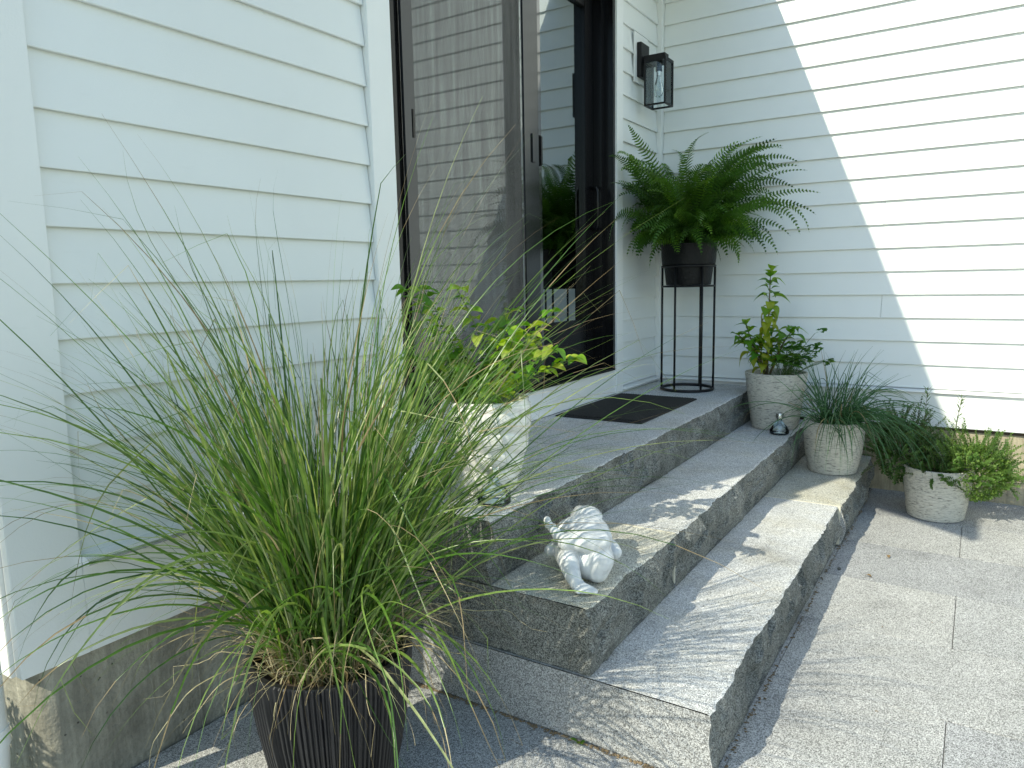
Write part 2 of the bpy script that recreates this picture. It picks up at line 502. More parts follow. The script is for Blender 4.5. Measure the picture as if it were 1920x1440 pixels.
# trim of wall A
m = MB().box(-0.020, 0.010, 0.685, 0.836, 0.357, 3.30); m.build('corner_board', M_TRIM, house, bevel=0.0015)
m = MB().box(-0.150, -0.021, 0.675, 0.703, 0.357, 3.30); m.build('corner_board', M_TRIM, house, bevel=0.0015)
m = MB().box(-0.020, 0.009, 0.8364, 1.885, 0.357, 0.5745); m.build('skirt_board', M_TRIM, house, bevel=0.0015)
m = MB().box(-3.5, -0.151, 0.678, 0.703, 0.357, 0.5745); m.build('skirt_board', M_TRIM, house, bevel=0.0015)
M_CAP = plain('metal_drip_cap', (0.90, 0.92, 0.94), 0.22, 0.75)
m = MB().prism([(-0.0228, 0.5757), (0.030, 0.5742), (0.040, 0.577), (0.043, 0.582), (0.041, 0.588), (0.034, 0.593), (0.014, 0.5965), (-0.0228, 0.5985)], 'y', 0.8364, 1.886); m.build('drip_cap', M_CAP, house)
m = MB().prism([(-0.0228, 0.5757), (0.030, 0.5757), (0.032, 0.579), (0.030, 0.584), (-0.0228, 0.5940)], 'y', 3.932, 4.47); m.build('drip_cap', M_TRIM, house)
m = MB().box(-0.020, 0.006, 3.932, 4.47, 0.50, 0.5745); m.build('skirt_board', M_TRIM, house)
# inside corner post
m = MB().box(-0.018, 0.021, 4.486, YB + 0.016, 0.50, 3.32); m.build('corner_post', M_TRIM, house, bevel=0.001)
# wall B cap and skirt
m = MB().prism([(YB + 0.0228, 0.5757), (YB - 0.034, 0.5757), (YB - 0.036, 0.579), (YB - 0.034, 0.586), (YB + 0.0228, 0.5940)], 'x', 0.022, 5.4); m.build('drip_cap', M_TRIM, house)
m = MB().box(0.022, 5.4, YB - 0.016, YB + 0.017, 0.392, 0.5745); m.build('skirt_board', M_TRIM, house, bevel=0.0015)
M_UNDER = simple('dark_sill', (0.06, 0.045, 0.03), 0.9)
# foundations
def rough_panel(name, mat, P0, ux, uz, nx, nz, depth, amp, sc, back):
    """grid sheet from P0 along ux, uz with noise relief along -back, closed as a shallow slab"""
    m = MB()
    P0, ux, uz, back = Vector(P0), Vector(ux), Vector(uz), Vector(back)
    V, F = [], []
    for j in range(nz + 1):
        for i in range(nx + 1):
            q = P0 + ux * (i / nx) + uz * (j / nz)
            d = mnoise.noise(q * sc) * amp + mnoise.noise(q * sc * 3.1) * amp * 0.5
            V.append(q - back * d)
    for j in range(nz):
        for i in range(nx):
            a = j * (nx + 1) + i
            F.append((a, a + 1, a + nx + 2, a + nx + 1))
    m.add(V, F)
    return m
fa = MB()
# rounded near corner by a swept profile of the plan
plan = []
for i in range(46): plan.append((-0.012, 1.97 - (1.97 - 0.80) * i / 45))
for i in range(1, 9):
    a = math.pi / 2 * i / 8
    plan.append((-0.012 - 0.055 + 0.055 * math.cos(a), 0.80 - 0.055 * math.sin(a) - 0.02))
for i in range(1, 20): plan.append((-0.067 - 0.18 * i, 0.725))
V, F = [], []
nz = 26
for j in range(nz + 1):
    z = -0.05 + 0.42 * j / nz
    for i, (x, y) in enumerate(plan):
        q = Vector((x, y, z))
        d = mnoise.noise(q * 9) * 0.0035 + mnoise.noise(q * 40) * 0.0022
        if 44 < i < 58: d += max(0, mnoise.noise(q * 24)) * 0.022 * max(0, 1 - z / 0.22)
        if y > 0.78: V.append((x - d, y, z))
        elif x > -0.068: V.append((x - d * 0.7, y + d * 0.7, z))
        else: V.append((x, y + d, z))
np_ = len(plan)
for j in range(nz):
    for i in range(np_ - 1):
        a = j * np_ + i
        F.append((a, a + 1, a + np_ + 1, a + np_))
fa.add(V, F)
fa.build('foundation', M_CONC, house, smooth=True)
# form-board seams left on the concrete
for y in (0.985, 1.118, 1.40):
    m = MB().box(-0.0135, -0.0088, y, y + 0.004, 0.0, 0.352); m.build('form_seam', M_CONC, house)
fb = rough_panel('foundation', M_CONCB, (0.0, YB + 0.02, -0.05), (5.4, 0, 0), (0, 0, 0.44), 120, 10, 0, 0.004, 9, (0, 1, 0))
fb.build('foundation', M_CONCB, house, smooth=True)
m = MB().box(0.0, 5.4, YB + 0.012, YB + 0.05, 0.372, 0.391); m.build('sill_plate', M_UNDER, house)
# eave, fascia, roof, gable
EX, EZ, EY = 0.522, 3.10, 0.338        # eave edge, its height, end of the rake overhang
m = MB().box(EX - 0.02, EX, EY, 4.498, EZ, EZ + 0.063); m.build('fascia', M_TRIM, house, bevel=0.002)
m = MB().prism([(EX - 0.021, EZ + 0.005), (EX - 0.021, EZ + 0.023), (-3.4, EZ + 0.023 + 0.5 * (EX + 3.379)), (-3.4, EZ + 0.005 + 0.5 * (EX + 3.379))], 'y', EY + 0.026, 4.497); m.build('soffit', M_TRIM, house)
m = MB().prism([(EX - 0.005, EZ + 0.0645), (EX - 0.009, EZ + 0.071), (-3.4, EZ + 0.071 + 0.5 * (EX + 3.391)), (-3.4, EZ + 0.0645 + 0.5 * (EX + 3.395))], 'y', EY + 0.002, 4.499); m.build('roof', M_ROOF, house)
m = MB().prism([(EX - 0.021, EZ + 0.0235), (EX - 0.021, EZ + 0.062), (-3.4, EZ + 0.062 + 0.5 * (EX + 3.379)), (-3.4, EZ + 0.0235 + 0.5 * (EX + 3.379))], 'y', EY + 0.001, EY + 0.025); m.build('rake_board', M_TRIM, house)
m = MB().prism([(-3.39, 3.10), (-0.16, 3.10), (-0.16, 3.40), (-3.39, 5.02)], 'y', 0.701, 0.72); m.build('gable', M_TRIM, house)
m = MB().box(-3.0, 5.5, YB + 0.02, 9.0, 4.42, 4.50); m.build('roof', M_ROOF, house)

m = MB().box(-0.020, 0.012, DY0_ + 0.0008, DY1_ - 0.0008, 2.802, 3.005); m.build('head_casing', M_TRIM, house, bevel=0.0015)
# door casing, sill, frame
CY0, CY1, DY0, DY1 = 1.888, 3.932, 2.003, 3.845
m = MB().box(-0.020, 0.012, CY0, DY0, 0.5615, 3.30); m.build('door_casing', M_TRIM, house, bevel=0.0015)
m = MB().box(-0.020, 0.014, DY1, CY1 - 0.002, 0.5615, 3.30); m.build('door_casing', M_TRIM, house, bevel=0.0015)
m = MB().box(-0.020, 0.004, DY0 + 0.001, DY1 - 0.001, 0.5615, 0.702); m.build('door_riser', M_TRIM, house, bevel=0.001)

door = thing('sliding_door', (-0.06, 2.9, 0.70)); parent_keep(door, house)
# outer frame
m = MB()
m.box(-0.155, 0.003, DY0 + 0.001, DY0 + 0.030, 0.7035, 2.80)
m.box(-0.155, -0.030, DY0 + 0.030, DY0 + 0.075, 0.7035, 2.80)
m.box(-0.155, 0.003, DY1 - 0.030, DY1 - 0.001, 0.7035, 2.80)
m.box(-0.155, -0.045, DY1 - 0.075, DY1 - 0.030, 0.7035, 2.80)
m.box(-0.155, 0.003, DY0 + 0.030, DY1 - 0.030, 2.74, 2.80)
m.build('frame', M_BLACK, door, bevel=0.0015)
m = MB()
m.box(-0.155, 0.018, DY0 + 0.031, DY1 - 0.031, 0.7035, 0.716)
for x in (-0.012, -0.034, -0.056, -0.078, -0.115):
    m.box(x - 0.004, x + 0.004, DY0 + 0.076, DY1 - 0.076, 0.716, 0.728)
m.build('threshold', M_BLACK, door, bevel=0.001)

def panel(y0, y1, x, sw0, sw1, th, glass_x, mats, brail=0.27):
    z0, z1 = 0.729, 2.738
    m = MB().box(x - th, x, y0, y0 + sw0, z0, z1); m.build('stile', mats, door, bevel=0.003)
    m = MB().box(x - th, x, y1 - sw1, y1, z0, z1); m.build('stile', mats, door, bevel=0.003)
    m = MB().box(x - th + 0.001, x - 0.001, y0 + sw0, y1 - sw1, z0, z0 + brail); m.build('rail', mats, door, bevel=0.003)
    m = MB().box(x - th + 0.001, x - 0.001, y0 + sw0, y1 - sw1, z1 - 0.09, z1); m.build('rail', mats, door, bevel=0.003)
    m = MB().box(glass_x - 0.005, glass_x, y0 + sw0 + 0.0005, y1 - sw1 - 0.0005, z0 + brail + 0.0005, z1 - 0.0905)
    m.build('pane', M_GLASS, door)
M_STILE = plain('glossy_stile', (0.17, 0.17, 0.175), 0.06, 0.85)
panel(2.08, 3.125, -0.050, 0.10, 0.075, 0.032, -0.066, M_STILE)       # sliding leaf
panel(3.055, 3.77, -0.095, 0.07, 0.095, 0.040, -0.115, M_BLACK)       # fixed leaf
# pull handles
m = MB().box(-0.049, -0.026, 3.072, 3.098, 1.755, 1.895); m.build('handle', M_BLACK, door, bevel=0.006)
m = MB().tube([(-0.094, 3.735, 1.50), (-0.060, 3.735, 1.50), (-0.052, 3.735, 1.52), (-0.052, 3.735, 1.70), (-0.060, 3.735, 1.72), (-0.094, 3.735, 1.72)], 0.009, 8)
m.build('handle', M_BLACK, door, smooth=True)

scr = thing('screen_door', (-0.02, 2.6, 0.70)); parent_keep(scr, house)
SX = -0.012
m = MB().box(SX - 0.012, SX, 2.085, 2.150, 0.7285, 2.738); m.build('stile', M_SCREENFR, scr, bevel=0.003)
m = MB().box(SX - 0.012, SX, 2.905, 3.035, 0.7285, 2.738); m.build('stile', M_SCREENFR, scr, bevel=0.003)
m = MB().box(SX - 0.011, SX - 0.001, 2.150, 2.905, 0.7285, 0.83); m.build('rail', M_SCREENFR, scr, bevel=0.003)
m = MB().box(SX - 0.011, SX - 0.001, 2.150, 2.905, 2.66, 2.738); m.build('rail', M_SCREENFR, scr, bevel=0.003)
m = MB().add([(SX - 0.006, 2.150, 0.83), (SX - 0.006, 2.905, 0.83), (SX - 0.006, 2.905, 2.66), (SX - 0.006, 2.150, 2.66)], [(0, 1, 2, 3)])
m.build('insect_mesh', M_MESH, scr)
m = MB().box(SX + 0.0002, SX + 0.007, 2.965, 2.995, 1.755, 1.885); m.build('handle', M_SCREENFR, scr, bevel=0.003)
m = MB().box(SX + 0.0002, SX + 0.003, 2.128, 2.140, 1.74, 1.84); m.build('latch', M_BLACK, scr, bevel=0.001)

# room behind the door
m = MB()
m.add([(-3.4, 0.85, 0.70), (-0.156, 0.85, 0.70), (-0.156, 6, 0.70), (-3.4, 6, 0.70)], [(0, 1, 2, 3)])
m.build('room_floor', M_FLOORIN, house)
m = MB()
m.add([(-3.4, 0.85, 0.70), (-3.4, 6, 0.70), (-3.4, 6, 3), (-3.4, 0.85, 3)], [(0, 1, 2, 3)])
m.add([(-3.4, 0.85, 0.70), (-0.15, 0.85, 0.70), (-0.15, 0.85, 3), (-3.4, 0.85, 3)], [(0, 1, 2, 3)])
m.add([(-3.4, 6, 0.70), (-0.02, 6, 0.70), (-0.02, 6, 3), (-3.4, 6, 3)], [(0, 1, 2, 3)])
m.add([(-3.4, 0.85, 3), (-0.02, 0.85, 3), (-0.02, 6, 3), (-3.4, 6, 3)], [(0, 1, 2, 3)])
m.add([(-0.02, 4.535, 0.7), (-0.02, 6, 0.7), (-0.02, 6, 3), (-0.02, 4.535, 3)], [(0, 1, 2, 3)])
m.build('room_wall', M_ROOM, house)
for i in range(7):
    y = 2.55 + 0.16 * i
    m = MB().box(-0.78, -0.74, y, y + (0.05 if i % 2 else 0.02), 0.702, 1.66); m.build('baluster', M_TRIM, house)

# lamp mounting block on wall
m = MB().box(0.0005, 0.0062, 4.100, 4.30, 2.345, 2.62); m.build('mounting_block', M_TRIM, house, bevel=0.001)

# ------------------------------------------------------------------ granite steps
steps = thing('stone_steps', (0.65, 3.0, 0.0), 'three grey split-faced granite steps leading up to the patio door', 'steps')
YE = 1.60
def nz3(q, sc): return mnoise.noise(Vector(q) * sc)
def ridged(x, y, z, sc):
    return 1 - abs(mnoise.noise(Vector((x, y, z)) * sc)) * 2
def slab(x0, x1, y0, y1, z0, z1, rough_end, tops, seed, backx=None):
    """stone slab: flamed top, rock-split front face (+x), sawn end"""
    L = y1 - y0
    ny = max(8, int(L / 0.014)); nz = 14; nx = max(6, int((x1 - x0) / 0.022))
    m = MB()
    H = z1 - z0
    def edge(y):   # wavy arris of the split front
        return 0.008 * nz3((seed, y, 0), 6) + 0.008 * nz3((seed, y, 3), 19) + 0.004 * nz3((seed, y, 7), 60)
    def front(y, t):   # t 0 bottom..1 top ; relief of the broken face
        z = z0 + H * t
        r = 0.024 * nz3((seed, y * 1.0, z * 1.6), 5.5) + 0.018 * abs(nz3((seed + 5, y, z), 13)) + 0.008 * nz3((seed, y, z), 34) + 0.004 * nz3((seed, y, z), 85)
        # conchoidal scoops with hard borders
        c = nz3((seed + 9, y * 0.9, z * 1.3), 8)
        if c > 0.15: r -= 0.016 + 0.03 * (c - 0.15)
        bulge = 0.012 * math.sin(math.pi * min(1, t * 1.05)) - 0.006 * (1 - t)
        return edge(y) * t + (r + bulge) * min(1, (1 - t) * 5 + 0.12) * min(1, 0.35 + t * 2)
    ys = [y0 + L * i / ny for i in range(ny + 1)]
    # front face
    V, F = [], []
    for j in range(nz + 1):
        t = j / nz
        for y in ys:
            V.append((x1 + front(y, t), y, z0 + H * t - (0.003 if t == 1 else 0) - (0.004 * max(0, nz3((seed, y, 11), 22)) if t == 1 else 0)))
    for j in range(nz):
        for i in range(ny):
            a = j * (ny + 1) + i
            F.append((a, a + 1, a + ny + 2, a + ny + 1))
    m.add(V, F, 1)
    # top face: front row joins the arris
    V, F = [], []
    top_row = [(x1 + front(y, 1), y, z1 - 0.003 - 0.004 * max(0, nz3((seed, y, 11), 22))) for y in ys]
    rows = [top_row, [(a - 0.006, y, z1 - 0.0006) for a, y, z in top_row]]
    for i in range(1, 5):
        xx = x1 - 0.02 - (x1 - 0.02 - x0) * (i - 1) / 3
        rows.append([(xx, y, z1 + 0.0006 * nz3((xx, y, seed), 7)) for y in ys])
    for r_ in rows: V.extend(r_)
    for j in range(len(rows) - 1):
        for i in range(ny):
            a = j * (ny + 1) + i
            F.append((a, a + 1, a + ny + 2, a + ny + 1))
    m.add(V, F, 0)
    # near and far end faces
    for yy, flip, rough in ((y0, False, rough_end), (y1, True, 0.0)):
        V, F = [], []
        nn = max(6, int((x1 - x0) / 0.018))
        ff = [front(yy, j / nz) for j in range(nz + 1)]
        for j in range(nz + 1):
            t = j / nz
            z = z0 + H * t
            for i in range(nn + 1):
                s = i / nn
                x = x0 + (x1 - x0) * s + ff[j] * max(0, (s - 0.75) / 0.25)
                zz = z - (0.003 if t == 1 else 0)
                if t == 1: zz -= 0.004 * max(0, nz3((seed, yy, 11), 22)) * s
                d = rough * (0.5 + nz3((x, seed, z * 1.4), 7) + 0.5 * nz3((x, seed, z), 22) + 0.3 * nz3((x, seed, z), 60)) * min(1, s * 8) * min(1, (1 - s) * 12)
                if t == 1: d *= 0.6
                V.append((x, yy + d, zz))
        for j in range(nz):
            for i in range(nn):
                a = j * (nn + 1) + i
                q = (a, a + 1, a + nn + 2, a + nn + 1)
                F.append(q[::-1] if flip else q)
        m.add(V, F, 1 if rough > 0.003 else 2)
        # soft rim joining end and top
    # bottom and back
    m.add([(x0, y0, z0), (x1, y0, z0), (x1, y1, z0), (x0, y1, z0)], [(0, 3, 2, 1)], 1)
    m.add([(x0, y0, z0), (x0, y1, z0), (x0, y1, z1), (x0, y0, z1)], [(0, 1, 2, 3)], 1)
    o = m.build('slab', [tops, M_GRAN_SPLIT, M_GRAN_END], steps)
    return o
M_GRAN_END = granite('granite_sawn', 0.06, 0.215, 0.55, 450, 0.001, (0.8, 0.8, 0.78), 0.6)
g_ = 0.0012
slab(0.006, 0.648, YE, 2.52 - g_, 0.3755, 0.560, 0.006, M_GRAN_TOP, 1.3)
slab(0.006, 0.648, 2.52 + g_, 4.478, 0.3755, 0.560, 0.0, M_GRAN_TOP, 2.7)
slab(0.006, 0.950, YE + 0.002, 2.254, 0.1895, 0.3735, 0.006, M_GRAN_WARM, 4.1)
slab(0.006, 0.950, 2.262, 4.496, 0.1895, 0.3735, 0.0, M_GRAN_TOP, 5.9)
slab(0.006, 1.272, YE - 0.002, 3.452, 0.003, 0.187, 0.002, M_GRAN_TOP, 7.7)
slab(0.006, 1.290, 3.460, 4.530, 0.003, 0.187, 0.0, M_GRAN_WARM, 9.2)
m = MB().box(0.64, 0.945, 2.2535, 2.2625, 0.20, 0.3746); m.build('mortar_joint', M_MORTAR, steps)
m = MB().box(0.945, 1.282, 3.4515, 3.4605, 0.01, 0.1882); m.build('mortar_joint', M_MORTAR, steps)
# sand and grit in the crack at the foot of the steps
sg = MB()
for i in range(900):
    t = random.random()
    if random.random() < 0.7:
        x, y = 0.25 + t * 1.05, YE - 0.004 - abs(random.gauss(0, 0.006))
        if x > 0.5 and x < 0.95 and random.random() < 0.5: continue
    else:
        y = YE + t * 2.9; x = 1.279 + 0.012 * (y > 3.46) + abs(random.gauss(0, 0.006))
    s = random.uniform(0.0015, 0.005)
    z = 0.0015
    sg.add([(x - s, y - s, z), (x + s, y - s * .6, z), (x + s * .7, y + s, z), (x - s * .8, y + s * .7, z), (x, y, z + s * .8)],
           [(0, 1, 4), (1, 2, 4), (2, 3, 4), (3, 0, 4)])
tag(sg.build('sand', M_SAND), kind='stuff')

# ------------------------------------------------------------------ plant makers
def rot_to(d, roll=0.0):
    d = Vector(d).normalized()
    q = d.to_track_quat('Y', 'Z')
    return q.to_matrix().to_4x4() @ Matrix.Rotation(roll, 4, 'Y')

def leaf_mesh(name, L, W, mat, prof=(0.10, 0.62, 0.92, 1.0, 0.93, 0.74, 0.44, 0.14, 0.0), fold=0.25, droop=0.25, cup=0.0, serr=0.0, petiole=0.12):
    m = MB()
    n = len(prof)
    V, F = [], []
    for i, wv in enumerate(prof):
        t = i / (n - 1)
        y = L * (petiole + (1 - petiole) * t)
        z = -droop * L * t * t + cup * L * math.sin(math.pi * t)
        hw = W * wv * (1 + (serr if i % 2 else -serr))
        V += [(-hw, y, z + hw * fold), (-hw * .5, y + .02 * L * (wv > 0), z + hw * fold * .35), (0, y, z - hw * fold * .2),
              (hw * .5, y + .02 * L * (wv > 0), z + hw * fold * .35), (hw, y, z + hw * fold)]
    for i in range(n - 1):
        for k in range(4):
            a = i * 5 + k
            F.append((a, a + 1, a + 6, a + 5))
    V += [(-.0012, 0, 0), (.0012, 0, 0), (.0012, L * petiole, 0), (-.0012, L * petiole, 0)]
    b = n * 5
    F.append((b, b + 1, b + 2, b + 3))
    m.add(V, F)
    return m.mesh(name, mat, True)

def ribbon(m, P, Wd, N0, fold=0.3, mi=0):
    """P (n,3) array, Wd widths, N0 rough normal: folded 3-vert strip"""
    P = np.asarray(P); n = len(P)
    T = np.gradient(P, axis=0)
    T /= np.linalg.norm(T, axis=1)[:, None] + 1e-9
    S = np.cross(T, N0)
    S /= np.linalg.norm(S, axis=1)[:, None] + 1e-9
    Nn = np.cross(S, T)
    hw = np.asarray(Wd)[:, None] * 0.5
    A = P - S * hw + Nn * hw * fold
    B = P + S * hw + Nn * hw * fold
    V = np.stack([A, P, B], 1).reshape(-1, 3)
    F = []
    for i in range(n - 1):
        a = i * 3
        F.append((a, a + 1, a + 4, a + 3)); F.append((a + 1, a + 2, a + 5, a + 4))
    m.add(V.tolist(), F, mi)

def arc(base, az, th0, bend, L, n=14, power=1.5, wob=0.0, kink=None):
    """polyline bending from th0 (from vertical) by 'bend' radians along its length"""
    s = np.linspace(0, 1, n)
    th = th0 + bend * s ** power
    if kink is not None:
        th = np.where(s > kink[0], th + kink[1], th)
    a = az + wob * np.sin(s * 5 + rng.uniform(0, 6)) * s
    d = np.stack([np.sin(th) * np.cos(a), np.sin(th) * np.sin(a), np.cos(th)], 1)
    seg = d[:-1] * (L / (n - 1))
    P = np.vstack([np.zeros(3), np.cumsum(seg, axis=0)]) + np.asarray(base)
    return P

# ------------------------------------------------------------------ ornamental grass in ribbed pot
GC = (0.497, 1.14); GH = 0.362; GR = 0.192
gp = thing('potted_grass', (GC[0], GC[1], 0), 'tall arching ornamental grass in a black ribbed pot in front of the steps', 'potted plant')
NR = 96
def ribfn(a, z, i): return 0.0028 * (1 if math.sin(a * NR) > 0 else -1)
prof = [(0.0, 0.002), (0.126, 0.002), (0.134, 0.012), (0.156, 0.10), (0.174, 0.20), (0.187, 0.30), (GR, GH - 0.004), (GR - 0.002, GH)]
m = MB(); m.lathe(prof, (GC[0], GC[1], 0), NR * 4, fn=lambda a, z, i: (ribfn(a, z, i) if 1 < i < 7 else 0))
m.lathe([(GR - 0.002, GH), (GR - 0.016, GH - 0.001), (GR - 0.020, GH - 0.04), (GR - 0.022, GH - 0.08)], (GC[0], GC[1], 0), 96)
m.build('pot', M_PLAST, gp, angle=0.6)
m = MB()
V, F = [], []
for j in range(7):
    for k in range(28):
        a = 2 * math.pi * k / 28; r_ = (GR - 0.020) * j / 6
        V.append((GC[0] + r_ * math.cos(a), GC[1] + r_ * math.sin(a), GH - 0.045 + 0.02 * (1 - (j / 6) ** 2) + random.uniform(-.004, .004)))
for j in range(6):
    for k in range(28):
        F.append((j * 28 + k, j * 28 + (k + 1) % 28, (j + 1) * 28 + (k + 1) % 28, (j + 1) * 28 + k))
m.add(V, F); m.build('soil', M_SOIL, gp)

def clampwall(P):
    P = np.array(P)
    lim = 0.03
    over = P[:, 0] < lim + 0.1
    # ease towards the wall plane instead of passing through it
    x = P[:, 0]
    P[:, 0] = np.where(x < lim + 0.1, lim + 0.1 * np.exp(np.clip((x - lim - 0.1) / 0.1, -8, 0)), x)
    P[:, 2] = np.maximum(P[:, 2], 0.012)
    # stay outside the steps block
    inside = (P[:, 1] > YE - 0.02) & (P[:, 2] < 0.19) & (P[:, 0] < 1.3)
    P[:, 2] = np.where(inside, 0.195, P[:, 2])
    inside = (P[:, 1] > YE - 0.02) & (P[:, 2] < 0.378) & (P[:, 0] < 0.97)
    P[:, 2] = np.where(inside, 0.382, P[:, 2])
    inside = (P[:, 1] > YE - 0.02) & (P[:, 2] < 0.565) & (P[:, 0] < 0.66)
    P[:, 2] = np.where(inside, 0.568, P[:, 2])
    return P

blades = []
def blade(kind):
    a0 = rng.uniform(0, 2 * math.pi)
    r0 = 0.125 * math.sqrt(rng.uniform(0, 1))
    base = (GC[0] + r0 * math.cos(a0), GC[1] + r0 * math.sin(a0), GH - 0.035)
    az = a0 + rng.normal(0, 0.7)
    lean = r0 / 0.125
    kink = None; pale = 0
    if kind == 'core':
        th0 = abs(rng.normal(0.06 + 0.24 * lean, 0.11)); L = rng.uniform(0.40, 1.02); bend = rng.uniform(0.15, 1.1); wd = rng.uniform(.0036, .0064)
    elif kind == 'arch':
        th0 = rng.uniform(0.12, 0.60); L = rng.uniform(0.70, 1.15); bend = rng.uniform(0.8, 1.9); wd = rng.uniform(.0036, .0062)
    elif kind == 'tall':
        th0 = rng.uniform(0.02, 0.45); L = rng.uniform(0.95, 1.36); bend = rng.uniform(0.4, 1.3); wd = rng.uniform(.0032, .0052)
    elif kind == 'droop':      # long leaves spilling over the rim
        th0 = rng.uniform(0.35, 0.85); L = rng.uniform(0.55, 1.05); bend = rng.uniform(1.7, 2.4); wd = rng.uniform(.0042, .0066)
        az = rng.uniform(0, 2 * math.pi) if rng.uniform() < .35 else rng.uniform(-2.6, -0.3)
    elif kind == 'reach':   # long thin arcs over the steps
        az = rng.uniform(-0.5, 1.5); th0 = rng.uniform(0.25, 0.80); L = rng.uniform(0.8, 1.3); bend = rng.uniform(0.5, 1.4); wd = rng.uniform(.0028, .0044)
    else:   # folded over
        th0 = rng.uniform(0.05, 0.55); L = rng.uniform(0.75, 1.25); bend = rng.uniform(0.2, 0.7); kink = (rng.uniform(0.5, 0.82), rng.uniform(1.0, 2.5)); wd = rng.uniform(.004, .006)
    n = 16
    wob = rng.uniform(0, 0.22) if rng.uniform() < .7 else rng.uniform(.25, .6)
    if kink is None and rng.uniform() < .16: kink = (rng.uniform(.80, .93), rng.uniform(.5, 2.2))
    P = arc(base, az, th0, bend, L, n, rng.uniform(1.2, 2.0), wob, kink)
    P = clampwall(P)
    s = np.linspace(0, 1, n)
    Wd = wd * np.minimum(1, 0.55 + 2.5 * s) * np.clip((1 - s) * 2.2, 0.06, 1)
    tw = rng.uniform(0, 2 * math.pi)
    N0 = np.array([math.cos(tw), math.sin(tw), 0.6 + rng.uniform(0, 1.0)])
    return L * (1 + bend * 0.4), P, Wd, N0
for kind, cnt in (('core', 500), ('arch', 165), ('tall', 140), ('droop', 75), ('fold', 85), ('reach', 75)):
    for _ in range(cnt): blades.append(blade(kind))
blades.sort(key=lambda b: -b[0])
def witherd(m, f0):
    if random.random() < .42:
        k = random.choice((2, 4, 6, 6, 10)); nf = len(m.mi)
        for q in range(max(f0, nf - k), nf): m.mi[q] = 1
for b in blades[:298]:
    m = MB(); ribbon(m, b[1], b[2], b[3], 0.35); witherd(m, 0); m.build('blade', [M_BLADE1, M_DRY], gp, smooth=True)
m = MB()
for b in blades[298:]:
    f0 = len(m.mi); ribbon(m, b[1], b[2], b[3], 0.35); witherd(m, f0)
m.build('blades', [M_BLADE, M_DRY], gp, smooth=True, kind='stuff')
# dry curled leaves and sheaths at the base
m = MB()
for i in range(300):
    a0 = rng.uniform(0, 2 * math.pi); r0 = 0.14 * math.sqrt(rng.uniform(0.1, 1))
    L = rng.uniform(0.08, 0.46)
    n = 18
    P = arc((GC[0] + r0 * math.cos(a0), GC[1] + r0 * math.sin(a0), GH - 0.03), a0 + rng.normal(0, .8), rng.uniform(0.1, .75), rng.uniform(1.6, 2.7) if L > .2 else rng.uniform(-.2, .8), L, n, 1.0, 0)
    s = np.linspace(0, 1, n)[:, None]
    ph = rng.uniform(0, 6, 3); fq = rng.uniform(6, 22)
    P = P + s ** 2 * 0.022 * rng.uniform(0.2, 1.2) * np.stack([np.sin(fq * s[:, 0] + ph[0]), np.sin(fq * s[:, 0] + ph[1]), np.cos(fq * s[:, 0] + ph[2])], 1)
    P = clampwall(P)
    Wd = rng.uniform(.0016, .0036) * np.clip((1 - s[:, 0]) * 2, 0.2, 1)
    ribbon(m, P, Wd, np.array([rng.normal(), rng.normal(), 1.0]), 0.5)
for i in range(170):
    a0 = rng.uniform(0, 2 * math.pi); r0 = 0.135 * math.sqrt(rng.uniform(0, 1))
    P = arc((GC[0] + r0 * math.cos(a0), GC[1] + r0 * math.sin(a0), GH - 0.04), a0, abs(rng.normal(0.05 + 1.2 * r0, .12)), rng.uniform(0, .15), rng.uniform(.06, .17), 6)
    ribbon(m, P, rng.uniform(.004, .0075) * np.linspace(1, .5, 6), np.array([rng.normal(), rng.normal(), .3]), 0.6)
m.build('dry_leaves', M_DRY, gp, smooth=True, kind='stuff')

# ------------------------------------------------------------------ chiselled pots
def chisel_pot(root, c, rb, rt, H, bul=0.012):
    n, mrows = 120, 44
    def fn(a, z, i):
        q = Vector((math.cos(a) * 0.15, math.sin(a) * 0.15, z * 5.0)) * 44 + Vector((c[0] * 9, c[1] * 5, 0))
        return 0.0026 * mnoise.noise(q)
    prof = []
    for i in range(mrows + 1):
        t = i / mrows
        prof.append((rb + (rt - rb) * t ** 0.85 + bul * math.sin(math.pi * t), 0.004 + (H - 0.004) * t))
    m = MB()
    m.lathe(prof, c, n, fn=fn)
    m.lathe([(0, 0.004), (rb - 0.004, 0.004), (rb, 0.0045)], c, n)
    m.lathe([(rt + 0.001, H), (rt - 0.003, H + 0.003), (rt - 0.012, H + 0.001), (rt - 0.016, H - 0.03), (rt - 0.02, H - 0.07)], c, n)
    m.build('pot', M_CHISEL, root, smooth=True)
    ms = MB()
    ms.lathe([(0, H - 0.025), (rt * 0.5, H - 0.028), (rt - 0.017, H - 0.035)], c, 24, fn=lambda a, z, i: 0)
    ms.build('soil', M_SOIL, root)

# ---- herbs: basil and parsley on the second step
BC = (0.815, 4.215, 0.3735)
hb = thing('potted_herbs', BC, 'chiselled stoneware pot of tall basil and parsley on the second step by the wall', 'potted plant')
chisel_pot(hb, BC, 0.122, 0.166, 0.312, 0.0)
bl = [leaf_mesh('leaf', 0.085, 0.026, M_BASIL, cup=0.12, droop=0.35), leaf_mesh('leaf', 0.066, 0.021, M_BASIL, cup=0.2, droop=0.6), leaf_mesh('leaf', 0.05, 0.017, M_BASIL, cup=0.1, droop=0.1)]
by = [leaf_mesh('leaf', 0.080, 0.024, M_BASILY, cup=0.15, droop=0.5), leaf_mesh('leaf', 0.062, 0.020, M_BASILY, cup=0.25, droop=0.8)]
def P_at(pts, t):
    f = t * (len(pts) - 1); i = min(int(f), len(pts) - 2); return Vector(pts[i]).lerp(Vector(pts[i + 1]), f - i)
zt = BC[2] + 0.28
